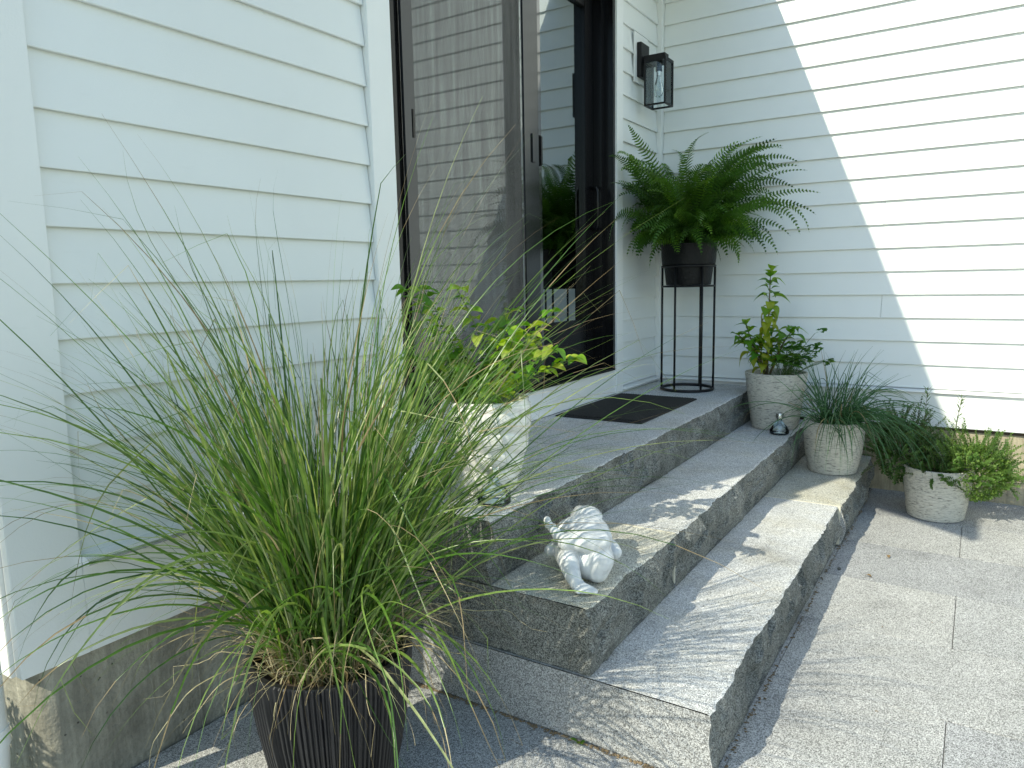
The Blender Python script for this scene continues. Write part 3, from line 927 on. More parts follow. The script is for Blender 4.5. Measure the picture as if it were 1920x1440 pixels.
stems = [   # points, leaf range, node count, leaf scale
    ([(0.775, 4.19, zt), (0.772, 4.185, zt + .12), (0.775, 4.17, zt + .26), (0.780, 4.16, zt + .42), (0.785, 4.15, zt + .60)], 0.20, 1.0, 28, 1.3),
    ([(0.770, 4.19, zt), (0.74, 4.17, zt + .10), (0.70, 4.13, zt + .20), (0.675, 4.10, zt + .30)], 0.22, 1.0, 12, 1.25),
    ([(0.770, 4.19, zt + .02), (0.72, 4.15, zt + .12), (0.665, 4.09, zt + .22), (0.64, 4.06, zt + .25)], 0.3, 1.0, 11, 1.2),
    ([(0.780, 4.19, zt), (0.82, 4.19, zt + .12), (0.865, 4.19, zt + .22), (0.90, 4.20, zt + .27)], 0.3, 1.0, 12, 1.25),
]
for si, (pts, t0, t1, cnt, sc) in enumerate(stems):
    MB().tube(pts, [0.007 - 0.005 * i / (len(pts) - 1) for i in range(len(pts))], 7).build('stem', M_STEM, hb, smooth=True)
    for i in range(cnt):
        t = t0 + (t1 - t0) * i / (cnt - 1)
        p_ = P_at(pts, t)
        for s_ in (0, 1):
            az = i * 1.57 + s_ * math.pi + random.uniform(-.4, .4)
            top = t > 0.85
            el = random.uniform(-0.2, 0.25) if not top else random.uniform(0.1, 0.8)
            d = (math.cos(az) * math.cos(el), math.sin(az) * math.cos(el), math.sin(el))
            yellow_leaf = (si == 0 and 0.40 < t < 0.8 and d[1] < 0.3 and random.random() < .75) or (t < 0.45 and random.random() < 0.3)  # leaves yellow in their own colour, hanging down, mostly midway up the main stem
            if yellow_leaf: d = (d[0] + .2, d[1], random.uniform(-1.1, -.3))
            me = random.choice(by) if yellow_leaf else random.choice(bl if t < 0.85 else bl[1:])
            inst('leaf', me, Matrix.Translation(p_) @ rot_to(d, random.uniform(-.4, .4)) @ Matrix.Scale(sc * random.uniform(0.75, 1.1), 4), hb)
# parsley
pm = []
for v in range(3):
    m = MB()
    for br in range(3):
        a = (br - 1) * 0.9
        cx_, cy_ = math.sin(a) * 0.022, 0.012 + math.cos(a) * 0.022
        for q in range(3):
            b = a + (q - 1) * 0.75
            dx, dy = math.sin(b), math.cos(b)
            w_ = 0.010; l_ = 0.024 * random.uniform(.85, 1.15)
            ux, uy = dy, -dx
            zz = random.uniform(-.003, .004)
            m.add([(cx_, cy_, 0), (cx_ + dx * l_ * .5 - ux * w_, cy_ + dy * l_ * .5 - uy * w_, zz + .003), (cx_ + dx * l_ * .85 - ux * w_ * .5, cy_ + dy * l_ * .85 - uy * w_ * .5, zz),
                   (cx_ + dx * l_, cy_ + dy * l_, zz - .003), (cx_ + dx * l_ * .85 + ux * w_ * .5, cy_ + dy * l_ * .85 + uy * w_ * .5, zz), (cx_ + dx * l_ * .5 + ux * w_, cy_ + dy * l_ * .5 + uy * w_, zz + .003)],
                  [(0, 1, 2, 3), (0, 3, 4, 5)])
        m.add([(0, 0, 0), (.0015, 0, 0), (cx_ + .001, cy_, 0), (cx_ - .001, cy_, 0)], [(0, 1, 2, 3)])
    pm.append(m.mesh('parsley_leaf', M_PARS, False))
for i in range(64):
    b0 = (0.87 + random.gauss(0, .025), 4.21 + random.gauss(0, .03), zt)
    az = random.uniform(-1.6, 1.6) if random.random() < .8 else random.uniform(0, 6.28)
    L = random.uniform(0.08, 0.20)
    P = arc(b0, az, random.uniform(0.1, 0.7), random.uniform(0.2, 0.9), L, 5)
    if i == 0: P = arc((0.88, 4.21, zt), -0.1, 0.35, 0.5, 0.29, 5)
    if i in (1, 2, 3, 4): P = arc((0.89, 4.20, zt), -0.2 + .15 * i, 0.9, 0.5, 0.17 + .01 * i, 5)
    MB().tube(P, 0.0012, 4, cap=False).build('stalk', M_GSTEM, hb)
    d = P[-1] - P[-2]
    inst('parsley_leaf', random.choice(pm), Matrix.Translation(P[-1]) @ rot_to((d[0], d[1], d[2] * .4), random.uniform(-.5, .5)) @ Matrix.Scale(random.uniform(.8, 1.25), 4), hb)

# ---- chives on the lowest step
CC = (1.144, 4.10, 0.1875)
ch = thing('potted_chives', CC, 'chiselled stoneware pot of drooping chives on the lowest step', 'potted plant')
chisel_pot(ch, CC, 0.118, 0.148, 0.272, 0.009)
for i in range(285):
    a0 = rng.uniform(0, 6.283); r0 = 0.085 * math.sqrt(rng.uniform(0, 1))
    az = a0 + rng.normal(0, .7)
    if rng.uniform() < 0.5: az = rng.normal(-0.35, 1.0)
    u_ = rng.uniform()
    kink = None
    if u_ < 0.42: th0, bend, L = rng.uniform(.05, .7), rng.uniform(.1, .8), rng.uniform(.20, .48)
    elif u_ < 0.80: th0, bend, L = rng.uniform(.5, 1.1), rng.uniform(1.4, 2.3), rng.uniform(.32, .66)
    else: th0, bend, L = rng.uniform(.2, .8), rng.uniform(.0, .3), rng.uniform(.25, .44); kink = (rng.uniform(.45, .7), rng.uniform(1.3, 2.3))
    if i % 4 == 0: az = rng.uniform(-1.9, 0.1); th0 = rng.uniform(.7, 1.25); bend = rng.uniform(1.5, 2.1); L = rng.uniform(.34, .6); kink = None
    P = arc((CC[0] + r0 * math.cos(a0), CC[1] + r0 * math.sin(a0), CC[2] + .24), az, th0, bend, L, 12, 1.2, 0.1, kink)
    P[:, 1] = np.minimum(P[:, 1], YB - 0.05)
    P[:, 2] = np.maximum(P[:, 2], np.where(P[:, 0] < 1.3, 0.19, 0.01))
    # hang outside the pot wall
    dx = P[:, 0] - CC[0]; dy = P[:, 1] - CC[1]; rr = np.hypot(dx, dy) + 1e-6
    low = P[:, 2] < CC[2] + 0.272
    push = np.where(low & (rr < 0.172) & (np.arange(12) > 3), 0.172 / rr, 1.0)
    P[:, 0] = CC[0] + dx * push; P[:, 1] = CC[1] + dy * push
    s = np.linspace(0, 1, 12)
    MB().tube(P, list(0.0019 * np.clip((1 - s) * 3, .2, 1)), 5, cap=False).build('leaf', M_CHIVEY if rng.uniform() < .05 else M_CHIVE, ch, smooth=True)

# ---- thyme, rosemary on the ground
TC = (1.626, 4.150, 0.001)
ty = thing('potted_thyme', TC, 'chiselled stoneware pot overflowing with thyme and rosemary on the patio', 'potted plant')
chisel_pot(ty, TC, 0.126, 0.160, 0.258, 0.0)
def sprig_mesh(name, L, nl, ll, lw, mat, stem, bendv, needle=False):
    m = MB()
    P = arc((0, 0, 0), math.pi / 2, math.pi / 2 - 0.05, -bendv, L, 7, 1.3)
    m.tube(P, [0.0014 * (1 - .7 * i / 6) for i in range(7)], 4, mi=1, cap=False)
    for i in range(nl):
        t = 0.12 + 0.88 * i / nl
        p_ = P_at([tuple(q) for q in P], t)
        for s_ in range(2 if not needle else 3):
            a = i * 1.571 + s_ * (math.pi if not needle else 2.09) + random.uniform(-.4, .4)
            d = Vector((math.cos(a), 0.65 if not needle else 1.0, math.sin(a))).normalized()
            sd = d.cross(Vector((0, 1, 0))).normalized()
            up = sd.cross(d)
            l_ = ll * random.uniform(.7, 1.15) * (1 - .35 * t)
            w_ = lw * random.uniform(.8, 1.1)
            m.add([p_, p_ + d * l_ * .5 - sd * w_ + up * w_ * .3, p_ + d * l_, p_ + d * l_ * .5 + sd * w_ + up * w_ * .3], [(0, 1, 2, 3)])
    return m.mesh(name, [mat, stem], False)
th_m = [sprig_mesh('sprig', random.uniform(.10, .15), 17, .0145, .0048, M_THYME, M_GSTEM, random.uniform(.2, .8)) for _ in range(6)]
or_m = [sprig_mesh('sprig', random.uniform(.12, .18), 18, .0155, .0046, M_ORE, M_STEM, random.uniform(.2, .7)) for _ in range(6)]
ro_m = [sprig_mesh('rosemary_sprig', random.uniform(.16, .22), 17, .030, .0020, M_ROSE, M_STEM, .3, True) for _ in range(3)]
zr = TC[2] + .235
def dome(cx, cy, cz, rx, ry, rz, cnt, meshes, name, zmin=0.02):
    for i in range(cnt):
        a = random.uniform(0, 6.283); u = random.uniform(-0.45, 1.0)
        k = math.sqrt(max(0, 1 - u * u)); rr = random.uniform(.35, .95)
        d = Vector((math.cos(a) * k, math.sin(a) * k, u))
        p_ = Vector((cx + d.x * rx * rr, cy + d.y * ry * rr, cz + d.z * rz * rr))
        if p_.y > YB - 0.06 or p_.z < zmin: continue
        dd = Vector((d.x + random.gauss(0, .3), d.y + random.gauss(0, .3), d.z * .8 + .45 + random.gauss(0, .25)))
        inst(name, random.choice(meshes), Matrix.Translation(p_) @ rot_to(dd, random.uniform(0, 6.28)) @ Matrix.Scale(random.uniform(.75, 1.15), 4), ty)
dome(1.780, 4.150, 0.250, 0.165, 0.145, 0.150, 255, th_m, 'thyme_sprig')
dome(1.465, 4.20, 0.305, 0.135, 0.135, 0.175, 190, or_m, 'savory_sprig')
dome(1.60, 4.06, 0.235, 0.11, 0.05, 0.045, 34, or_m, 'savory_sprig', 0.16)
def filler(cx, cy, cz, rx, ry, rz, cnt, mat, name):
    m = MB()
    for i in range(cnt):
        d = Vector((random.gauss(0, 1), random.gauss(0, 1), random.gauss(0, 1))).normalized()
        rr = random.uniform(.55, 1.0) ** .5
        p_ = Vector((cx + d.x * rx * rr, cy + d.y * ry * rr, cz + d.z * rz * rr))
        if p_.y > YB - 0.03 or p_.z < 0.03: continue
        a = (d + Vector((random.gauss(0, .6), random.gauss(0, .6), random.gauss(.3, .6)))).normalized()
        b = a.cross(Vector((random.gauss(0, 1), random.gauss(0, 1), random.gauss(0, 1)))).normalized()
        l_ = random.uniform(.008, .015); w_ = l_ * .33
        m.add([p_, p_ + a * l_ * .5 - b * w_, p_ + a * l_, p_ + a * l_ * .5 + b * w_], [(0, 1, 2, 3)])
    m.build(name, mat, ty, kind='stuff')
filler(1.780, 4.150, .245, .155, .135, .140, 6500, M_THYME2, 'thyme_leaves')
filler(1.465, 4.20, .300, .125, .125, .165, 4200, M_ORE2, 'savory_leaves')
for i in range(26):
    b0 = Vector((1.60 + random.gauss(0, .055), 4.17 + random.gauss(0, .04), zr - .01))
    d = Vector((random.gauss(0, .35), random.gauss(0, .3) - .1, 1))
    inst('rosemary_sprig', random.choice(ro_m), Matrix.Translation(b0) @ rot_to(d, random.uniform(0, 6.28)) @ Matrix.Scale(random.uniform(.6, 1.0), 4), ty)
for bx, by_, sc_, ln in ((1.565, 4.19, 1.95, (-.10, 0, 1)), (1.66, 4.20, 1.85, (.18, .05, 1)), (1.60, 4.17, 1.4, (.0, -.1, 1))):
    inst('rosemary_sprig', ro_m[0], Matrix.Translation((bx, by_, zr + .02)) @ rot_to(ln, 1.0) @ Matrix.Scale(sc_, 4), ty)

# ---- mint in white glazed pot on the landing
MC = (0.462, 1.862, 0.561)
mt = thing('potted_mint', MC, 'white glazed wavy-banded pot of yellow-green mint on the landing', 'potted plant')
m = MB()
prof = []
nrow = 70
for i in range(nrow + 1):
    t = i / nrow
    prof.append((0.084 + 0.054 * math.sin(min(1, t * 1.1) * math.pi / 2) - 0.005 * max(0, t - .9) * 10, 0.004 + 0.286 * t))
m.lathe(prof, MC, 96, fn=lambda a, z, i: 0.0090 * abs(math.sin((z * 30 + 0.55 * math.sin(2 * a + z * 5) + 0.25 * math.sin(5 * a)) * math.pi * 0.5)) ** 0.6 if i < nrow - 2 else 0.004)
rt_ = prof[-1][0] + .004
m.lathe([(rt_, 0.29), (rt_ + .002, 0.294), (rt_ - .010, 0.296), (rt_ - .018, 0.290), (rt_ - .020, 0.23)], MC, 96)
m.lathe([(0, .004), (.086, .004)], MC, 96)
m.build('pot', M_GLAZE, mt, smooth=True)
MB().lathe([(0, .25), (.06, .252), (rt_ - .019, .246)], MC, 24).build('soil', M_SOIL, mt)
mm_ = [leaf_mesh('leaf', l_, l_ * .36, M_MINT, prof=(0.3, .75, .98, .92, 1.0, .80, .80, .50, .36, 0), cup=.08, droop=dr, serr=.06, fold=.30, petiole=.08) for l_, dr in ((.050, .3), (.042, .5), (.034, .1), (.060, .4))]
for i in range(34):
    a0 = random.uniform(0, 6.283); r0 = .095 * math.sqrt(random.random())
    lean = random.uniform(.1, .8); L = random.uniform(.15, .33)
    az = a0 + random.gauss(0, .5)
    if i < 4: az = (0.7, 1.0, 0.5, 1.2)[i]; lean = (.45, .75, .95, .55)[i]; L = (.36, .33, .34, .30)[i]
    if i in (4, 5, 6): az = 2.6 + i * .3; lean = .30; L = .42
    if 6 < i < 16: az = random.uniform(2.2, 4.4); lean = random.uniform(.3, .9)
    P = arc((MC[0] + r0 * math.cos(a0), MC[1] + r0 * math.sin(a0), MC[2] + .25), az, lean, .35, L, 6)
    P[:, 0] = np.maximum(P[:, 0], .04)
    MB().tube(P, 0.0019, 5, cap=False).build('stem', M_GSTEM, mt)
    pts = [tuple(q) for q in P]
    nn = max(4, int(L / .034))
    for j in range(nn):
        t = .3 + .7 * j / (nn - 1)
        p_ = P_at(pts, t)
        for s_ in range(2 if j < nn - 1 else 4):
            a = j * 1.571 + s_ * (math.pi if j < nn - 1 else 1.571) + random.uniform(-.4, .4)
            el = random.uniform(-.25, .45)
            inst('leaf', random.choice(mm_), Matrix.Translation(p_) @ rot_to((math.cos(a), math.sin(a), el), random.uniform(-.5, .5)) @ Matrix.Scale(random.uniform(.7, 1.15), 4), mt)

# ------------------------------------------------------------------ fern on stand
FC = (0.311, 4.190)
st = thing('plant_stand', (FC[0], FC[1], 0.56), 'tall round black iron plant stand in the corner under the fern', 'plant stand')
def ring(c, r_, z, tr, n=48):
    return [(c[0] + r_ * math.cos(2 * math.pi * k / n), c[1] + r_ * math.sin(2 * math.pi * k / n), z) for k in range(n + 1)]
MB().tube(ring(FC, .150, .569, .008), .0085, 8, cap=False).build('base_ring', M_IRON, st, smooth=True)
MB().tube(ring(FC, .150, 1.285, .008), .0075, 8, cap=False).build('top_ring', M_IRON, st, smooth=True)
MB().tube(ring(FC, .147, 1.17, .006), .005, 8, cap=False).build('support_ring', M_IRON, st, smooth=True)
for k in range(6):
    a = R(20 + 60 * k)
    x, y = FC[0] + .149 * math.cos(a), FC[1] + .149 * math.sin(a)
    MB().tube([(x, y, .562), (x, y, .9), (x, y, 1.289)], .0068, 8).build('leg', M_IRON, st, smooth=True)
fn_ = thing('potted_fern', (FC[0], FC[1], 1.175), 'lush Boston fern in a hammered black pot on the iron stand', 'potted plant')
m = MB()
pr = [(0, 1.1765), (.122, 1.1765), (.128, 1.18), (.136, 1.25), (.1405, 1.29), (.152, 1.295), (.156, 1.34), (.159, 1.405), (.161, 1.411), (.153, 1.412), (.149, 1.38)]
m.lathe(pr, (FC[0], FC[1], 0), 64); m.build('pot', M_HAMMER, fn_, angle=0.6)
MB().lathe([(0, 1.40), (.10, 1.395), (.150, 1.38)], (FC[0], FC[1], 0), 32).build('soil', M_SOIL, fn_)
def frond(P, Wmax, hang):
    m = MB()
    n = len(P)
    pts = [tuple(q) for q in P]
    q_ = P[::2] if n % 2 else P
    m.tube(q_, [0.0018 - 0.0014 * i / (len(q_) - 1) for i in range(len(q_))], 4, cap=False)
    Lg = float(np.sum(np.linalg.norm(np.diff(P, axis=0), axis=1)))
    npn = int(Lg / 0.021)
    T = np.gradient(P, axis=0)
    V, F = [], []
    tw = random.uniform(-1.2, 1.2)
    for i in range(npn):
        t = 0.10 + 0.90 * i / npn
        p_ = P_at(pts, t)
        k = min(int(t * (n - 1)), n - 1)
        T_ = Vector(T[k]).normalized()
        side = T_.cross(Vector((0, 0, 1)))
        if side.length < .15: side = T_.cross(Vector((1, .3, 0)))
        side.normalize()
        up = side.cross(T_)
        side = (side * math.cos(tw) + up * math.sin(tw)).normalized(); up = side.cross(T_)
        l_ = Wmax * (min(1, .35 + t * 2.2) * min(1, (1 - t) * 2.6 + .06)) * random.uniform(.80, 1.12)
        w_ = 0.0050
        for sg_ in (-1, 1):
            d = (side * sg_ + T_ * .28 + up * (.25 - .35 * hang)).normalized()
            q1 = p_ + d * l_ * .55 + up * l_ * .06
            q2 = p_ + d * l_ - up * l_ * .12 + T_ * l_ * .08
            b = len(V)
            V += [p_ - T_ * w_, p_ + T_ * w_, q1 + T_ * w_ * .95, q1 - T_ * w_ * .95, q2]
            F += [(b, b + 1, b + 2, b + 3), (b + 3, b + 2, b + 4)]
    m.add(V, F)
    return m
def fclamp(P):
    P = np.array(P)
    x, y = P[:, 0], P[:, 1]
    P[:, 0] = np.where(x < .12, .03 + .09 * np.exp(np.clip((x - .12) / .09, -6, 0)), x)
    P[:, 1] = np.where(y > YB - .10, YB - .02 - .08 * np.exp(np.clip((YB - .10 - y) / .08, -6, 0)), y)
    return P
for i in range(288):
    a0 = rng.uniform(0, 6.283); r0 = .11 * math.sqrt(rng.uniform(0, 1))
    az = a0 + rng.normal(0, .4)
    if rng.uniform() < .15: az = rng.normal(-0.2, .7)
    u_ = i / 288
    L = rng.uniform(.28, .64)
    if u_ < .40: th0, bend = rng.uniform(.0, .55), rng.uniform(1.1, 2.2); L = rng.uniform(.48, .84)
    elif u_ < .72: th0, bend = rng.uniform(.35, 1.0), rng.uniform(1.1, 2.1); L = rng.uniform(.32, .60)
    else: th0, bend = rng.uniform(.7, 1.25), rng.uniform(1.4, 2.2); L = rng.uniform(.34, .58); az = rng.uniform(-3.0, .4)
    P = arc((FC[0] + r0 * math.cos(a0), FC[1] + r0 * math.sin(a0), 1.395), az, th0, bend, L, 17, 1.7, .45)
    P = fclamp(P)
    frond(P, rng.uniform(.036, .058), min(1, th0 / 1.2)).build('frond', M_FERN, fn_)
# long trailing fronds of the photograph
for az, th0, bend, L in ((-0.1, .85, 1.1, .70), (0.12, .8, 1.6, .66), (-.30, .8, 2.2, .72), (0.02, .7, 2.4, .72), (-2.2, .8, 2.2, .66), (-2.6, .35, .9, .60), (-0.6, .9, 2.1, .6), (.3, .5, 1.3, .70)):
    P = fclamp(arc((FC[0] + .10 * math.cos(az), FC[1] + .10 * math.sin(az), 1.42), az, th0, bend, L, 19, 1.6, .1))
    frond(P, .038, .6).build('frond', M_FERN, fn_)

# ------------------------------------------------------------------ wall lantern
wl = thing('wall_lantern', (0.016, 4.195, 2.40), 'black box wall lantern with clear glass on the wall beside the door', 'lantern')
m = MB().box(0.0066, 0.034, 4.135, 4.255, 2.375, 2.565); m.build('back_plate', M_IRON, wl, bevel=.002)
m = MB().box(0.0345, 0.165, 4.165, 4.225, 2.462, 2.492); m.build('arm', M_IRON, wl, bevel=.002)
X0, X1, Y0, Y1, Z0, Z1 = 0.052, 0.182, 4.133, 4.260, 2.205, 2.462
t = 0.0095
m = MB()
for x in (X0, X1 - t):
    for y in (Y0, Y1 - t): m.box(x, x + t, y, y + t, Z0 + t, Z1 - t - .006)
for z in (Z0, Z1 - t - .006):
    h = t if z == Z0 else t + .0055
    m.box(X0, X1, Y0, Y0 + t, z, z + h); m.box(X0, X1, Y1 - t, Y1, z, z + h)
    m.box(X0, X0 + t, Y0 + t, Y1 - t, z, z + h); m.box(X1 - t, X1, Y0 + t, Y1 - t, z, z + h)
m.build('cage', M_IRON, wl)
m = MB().box(X0 + t, X1 - t, Y0 + t, Y1 - t, Z1 - .012, Z1 - .001); m.build('top_plate', M_IRON, wl)
for (a, b, c_, d) in ((X0 + t, X1 - t, Y0 + .005, Y0 + .007), (X0 + t, X1 - t, Y1 - .007, Y1 - .005)):
    MB().box(a, b, c_, d, Z0 + t, Z1 - .020).build('pane', M_CLEAR, wl)
for (a, b) in ((X0 + .005, X0 + .007), (X1 - .007, X1 - .005)):
    MB().box(a, b, Y0 + t, Y1 - t, Z0 + t, Z1 - .020).build('pane', M_CLEAR, wl)
lc = ((X0 + X1) / 2, (Y0 + Y1) / 2, 0)
MB().lathe([(0, 2.40), (.018, 2.40), (.018, 2.449)], lc, 20).build('socket', M_IRON, wl, smooth=True)
MB().lathe([(.0135, 2.375), (.0135, 2.400)], lc, 20).build('bulb_base', M_METAL, wl, smooth=True)
MB().lathe([(.012, 2.376), (.014, 2.36), (.022, 2.335), (.029, 2.305), (.029, 2.285), (.022, 2.265), (.008, 2.255), (0, 2.254)], lc, 24).build('bulb', M_CLEAR, wl, smooth=True)
MB().tube([(lc[0], lc[1] - .006, 2.37), (lc[0] - .006, lc[1] - .008, 2.30), (lc[0], lc[1] + .006, 2.29), (lc[0] + .006, lc[1], 2.31), (lc[0], lc[1] + .006, 2.37)], .0012, 4).build('filament', M_METAL, wl)

# ------------------------------------------------------------------ door mat
dm = thing('door_mat', (0.265, 3.46, 0.5605), 'black ribbed rubber door mat on the landing before the door', 'door mat')
m = MB().box(0.040, 0.490, 3.065, 3.840, 0.5612, 0.5675); m.build('mat_base', M_RUBBER, dm, bevel=.002)
m = MB()
for i in range(30):
    x = 0.058 + .0143 * i
    m.box(x - .0042, x + .0042, 3.085, 3.820, .5677, .5725)
m.build('ribs', M_RUBBER, dm, kind='stuff')

# ------------------------------------------------------------------ watering-bulb flasks
def flask(c, label):
    f_ = thing('glass_flask', c, label, 'flask', 'glass flasks with steel caps')
    p_ = [(0, .002), (.045, .002), (.051, .006), (.050, .022), (.038, .045), (.020, .062), (.0135, .072), (.0135, .090)]
    m = MB(); m.lathe(p_, c, 32); m.lathe([(max(0, r_ - .0025), z + .0025) for r_, z in p_], c, 32)
    m.build('flask_body', M_CLEAR, f_, smooth=True)
    MB().lathe([(0, .114), (.0185, .114), (.0195, .112), (.0195, .086), (.014, .085)], c, 28).build('cap', M_METAL, f_, angle=.6)
    return f_
flask((0.884, 4.022, 0.3745), 'clear glass flask with a steel cap beside the basil pot')
flask((0.570, 1.742, 0.5610), 'clear glass flask with a steel cap beside the white mint pot')

# ------------------------------------------------------------------ ceramic figurine
def sphere_pts(c, rx, ry, rz, rotz=0, n=14, k=20):
    V, F = [], []
    ca, sa = math.cos(rotz), math.sin(rotz)
    for i in range(n + 1):
        ph = math.pi * i / n
        for j in range(k):
            a = 2 * math.pi * j / k
            x, y, z = rx * math.sin(ph) * math.cos(a), ry * math.sin(ph) * math.sin(a), rz * math.cos(ph)
            V.append((c[0] + x * ca - y * sa, c[1] + x * sa + y * ca, c[2] + z))
    for i in range(n):
        for j in range(k):
            F.append((i * k + j, (i + 1) * k + j, (i + 1) * k + (j + 1) % k, i * k + (j + 1) % k))
    return V, F
def capsule(m, pts, rads):
    for i in range(len(pts) - 1):
        a, b = Vector(pts[i]), Vector(pts[i + 1])
        st_ = max(2, int((b - a).length / .006))
        for j in range(st_ + 1):
            t = j / st_
            V, F = sphere_pts(a.lerp(b, t), *(3 * [rads[i] * (1 - t) + rads[i + 1] * t]), n=8, k=12)
            m.add(V, F)
def remesh(m, name, mat, root, vox, it, label=None):
    o = bpy.data.objects.new(name, m.mesh(name, mat)); COL.objects.link(o)
    r_ = o.modifiers.new('r', 'REMESH'); r_.mode = 'VOXEL'; r_.voxel_size = vox
    s_ = o.modifiers.new('s', 'SMOOTH'); s_.iterations = it; s_.factor = .5
    dg = bpy.context.evaluated_depsgraph_get()
    me = bpy.data.meshes.new_from_object(o.evaluated_get(dg))
    o.modifiers.clear(); o.data = me
    me.polygons.foreach_set('use_smooth', [True] * len(me.polygons))
    if not me.materials: me.materials.append(mat)
    parent_keep(o, root)
    return o
fg = thing('figurine', (0.83, 1.80, 0.3735), 'white ceramic figurine of a plump reclining figure lying on the second step', 'figurine')
RZ = R(33)
m = MB()
def ell(c, rx, ry, rz): m.add(*sphere_pts(c, rx, ry, rz, RZ, 18, 28))
ell((0.832, 1.818, 0.434), .078, .078, .061)          # hips and belly
ell((0.800, 1.865, 0.452), .083, .075, .066)          # torso under the cloth
ell((0.865, 1.785, 0.428), .052, .060, .056)          # right buttock
capsule(m, [(0.882, 1.795, .468), (.900, 1.772, .440), (.897, 1.765, .410)], [.038, .043, .034])   # bent right thigh
capsule(m, [(0.812, 1.742, .452), (0.836, 1.708, .446), (.860, 1.690, .414), (.874, 1.682, .396)], [.036, .030, .023, .017])  # left leg
capsule(m, [(0.872, 1.690, .396), (.890, 1.682, .389), (.908, 1.688, .386)], [.018, .017, .013])    # foot
for k in range(5):
    q = Vector((.914 - .008 * k, 1.694 - .007 * k, .3855))
    capsule(m, [q, q + Vector((.015 - .0012 * k, -.006, -.001))], [.0092 - .0006 * k, .0084 - .0007 * k])
capsule(m, [(.896, 1.778, .488), (.862, 1.742, .498), (.824, 1.714, .497)], [.036, .032, .024])     # crossing thigh
capsule(m, [(.822, 1.720, .497), (.800, 1.716, .510), (.782, 1.716, .527), (.769, 1.717, .541)], [.020, .016, .012, .010])  # raised shin
capsule(m, [(.769, 1.717, .541), (.764, 1.720, .548)], [.011, .011])
capsule(m, [(.768, 1.712, .535), (.786, 1.722, .536)], [.008, .006])
capsule(m, [(.770, 1.86, .45), (.738, 1.82, .432), (.728, 1.800, .425)], [.03, .022, .020])         # left elbow
capsule(m, [(.845, 1.890, .445), (.880, 1.902, .428), (.893, 1.893, .420)], [.030, .022, .021])     # right elbow
body = remesh(m, 'body', M_CERAM, fg, .0027, 5)
m = MB()
m.add(*sphere_pts((.778, 1.935, .478), .050, .052, .046, RZ, 18, 28))
for k in range(9):      # strands of swept hair
    a = -1.0 + .25 * k
    px_ = Vector((.778, 1.935, .478))
    ax = Vector((math.cos(RZ), math.sin(RZ), 0)); ay = Vector((-math.sin(RZ), math.cos(RZ), 0))
    pts = []
    for j in range(6):
        b = -.9 + .4 * j
        pts.append(px_ + ax * .049 * math.sin(a) * math.cos(b * .6) - ay * .050 * math.sin(b) * .9 + Vector((0, 0, .046 * math.cos(a) * math.cos(b * .9))))
    capsule(m, pts, [.006, .0085, .009, .009, .008, .006])
m.add(*sphere_pts((.750, 1.945, .512), .018, .018, .014, RZ, 8, 12))
remesh(m, 'hair', M_CERAM, fg, .0034, 4)
m = MB()
for k in range(6):      # folds of the cloth round the waist
    t_ = k / 5
    c = Vector((.815, 1.838, .446)).lerp(Vector((.788, 1.886, .452)), t_)
    ax = Vector((math.cos(RZ), math.sin(RZ), 0)); ay = Vector((-math.sin(RZ), math.cos(RZ), 0))
    pts = []
    for j in range(13):
        b = -1.5 + 3.0 * j / 12
        rr = .0855 - .006 * abs(t_ - .4)
        pts.append(c + ax * rr * math.sin(b) + Vector((0, 0, (.0685 - .003 * t_) * math.cos(b))) + ay * .010 * math.sin(b * 2 + k))
    m.tube(pts, [.004 + .003 * math.sin(math.pi * j / 12) for j in range(13)], 8)
m.build('cloth_folds', M_CERAM, fg, smooth=True)

# ------------------------------------------------------------------ downspout, weed, fallen leaves
ds = thing('downspout', (0.0, 0.615, 0.02), 'white downspout at the near corner of the house', 'downspout')
m = MB().tube([(-.004, .615, 2.79), (-.004, .615, 1.5), (-.004, .615, .24), (.0, .608, .18), (.012, .585, .12)], .036, 16); m.build('pipe', M_TRIM, ds, angle=.7)
MB().tube([(-.004, .615, .275), (-.004, .615, .235)], .0385, 16).build('coupling', M_TRIM, ds, angle=.7)
MB().box(-.044, .036, .650, .654, 1.30, 1.33).build('strap', M_TRIM, ds)
MB().box(-.04, .03, .652, .676, 1.302, 1.328).build('bracket', M_TRIM, ds)

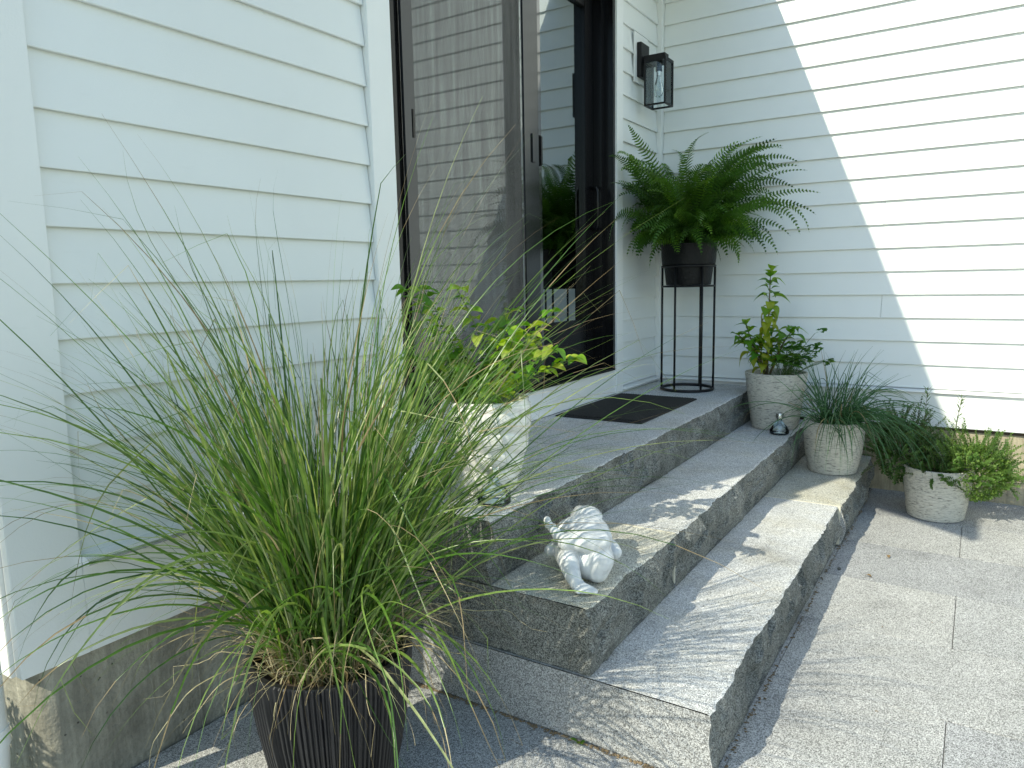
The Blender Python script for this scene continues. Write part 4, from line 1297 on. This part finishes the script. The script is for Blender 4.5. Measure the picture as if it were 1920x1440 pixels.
sb_ = thing('shrub', (-0.32, 0.30, -0.05), 'low leafy shrub beside the downspout at the house corner', 'shrub')
sm_ = MB()
for i in range(4200):
    d = Vector((random.gauss(0, 1), random.gauss(0, 1), random.gauss(0, 1))).normalized()
    p_ = Vector((-.32 + d.x * .26, .30 + d.y * .22, .26 + d.z * .30)) * 1.0
    p_ = Vector((-.32, .30, .26)).lerp(p_, random.uniform(.3, 1) ** .5)
    if p_.y > .58 or p_.z < 0: continue
    a = Vector((random.gauss(0, 1), random.gauss(0, 1), random.gauss(0, .6))).normalized(); b = a.cross(d + Vector((.01, .02, .03))).normalized()
    l_ = random.uniform(.025, .045)
    sm_.add([p_, p_ + a * l_ * .5 - b * l_ * .28, p_ + a * l_, p_ + a * l_ * .5 + b * l_ * .28], [(0, 1, 2, 3)])
sm_.build('foliage', M_ORE2, sb_, kind='stuff')
MB().tube([(-.32, .30, -.06), (-.31, .30, .1), (-.34, .29, .3)], [.012, .009, .004], 7).build('stem', M_STEM, sb_)
wd_ = thing('weed', (0.93, YE - .012, 0.001), 'tiny green weed sprouting from the crack at the foot of the steps', 'weed')
wm = leaf_mesh('leaf', .020, .006, M_MINT)
for k in range(7):
    a = k * .9
    inst('leaf', wm, Matrix.Translation((0.93 + random.uniform(-.012, .012), YE - .012, .003)) @ rot_to((math.cos(a), -abs(math.sin(a)), .7)), wd_)
M_DLEAF = simple('dead_leaf', (0.20, 0.13, 0.06), .8)
lm = leaf_mesh('leaf', .030, .008, M_DLEAF, cup=.25, droop=.0)
for nm, x, y, a, lab in (('dry_leaf', 1.490, 3.40, .4, 'curled brown dry leaf on the paving, the one nearer the thyme pot'),
                         ('dry_leaf', 1.455, 3.14, 1.4, 'curled brown dry leaf on the paving, the one nearer the camera')):
    o = bpy.data.objects.new(nm, lm); COL.objects.link(o)
    o.matrix_world = Matrix.Translation((x, y, .004)) @ Matrix.Rotation(a, 4, 'Z')
    tag(o, lab, 'leaf', 'dry leaves on the paving')
db = MB()
for i in range(46):
    x, y = random.uniform(1.33, 2.6), random.uniform(1.7, 4.3)
    if i < 16: x, y = random.uniform(.02, .64), random.uniform(1.7, 3.0)
    z = .001 if i >= 16 else .5605
    a = random.uniform(0, 6.28); s = random.uniform(.002, .007); c_, s2 = math.cos(a) * s, math.sin(a) * s
    db.add([(x - c_, y - s2, z), (x + s2 * .4, y - c_ * .4, z + s * .3), (x + c_, y + s2, z + .0006), (x - s2 * .4, y + c_ * .4, z + s * .25)], [(0, 1, 2, 3)])
tag(db.build('debris', M_DLEAF), kind='stuff')
pb = MB(); V, F = sphere_pts((1.326, 3.168, .006), .008, .007, .006, 0, 8, 10); pb.add(V, F)
tag(pb.build('pebble', M_SHEATH, smooth=True), 'small dark pebble on the shaded paving beside the lowest step', 'pebble')
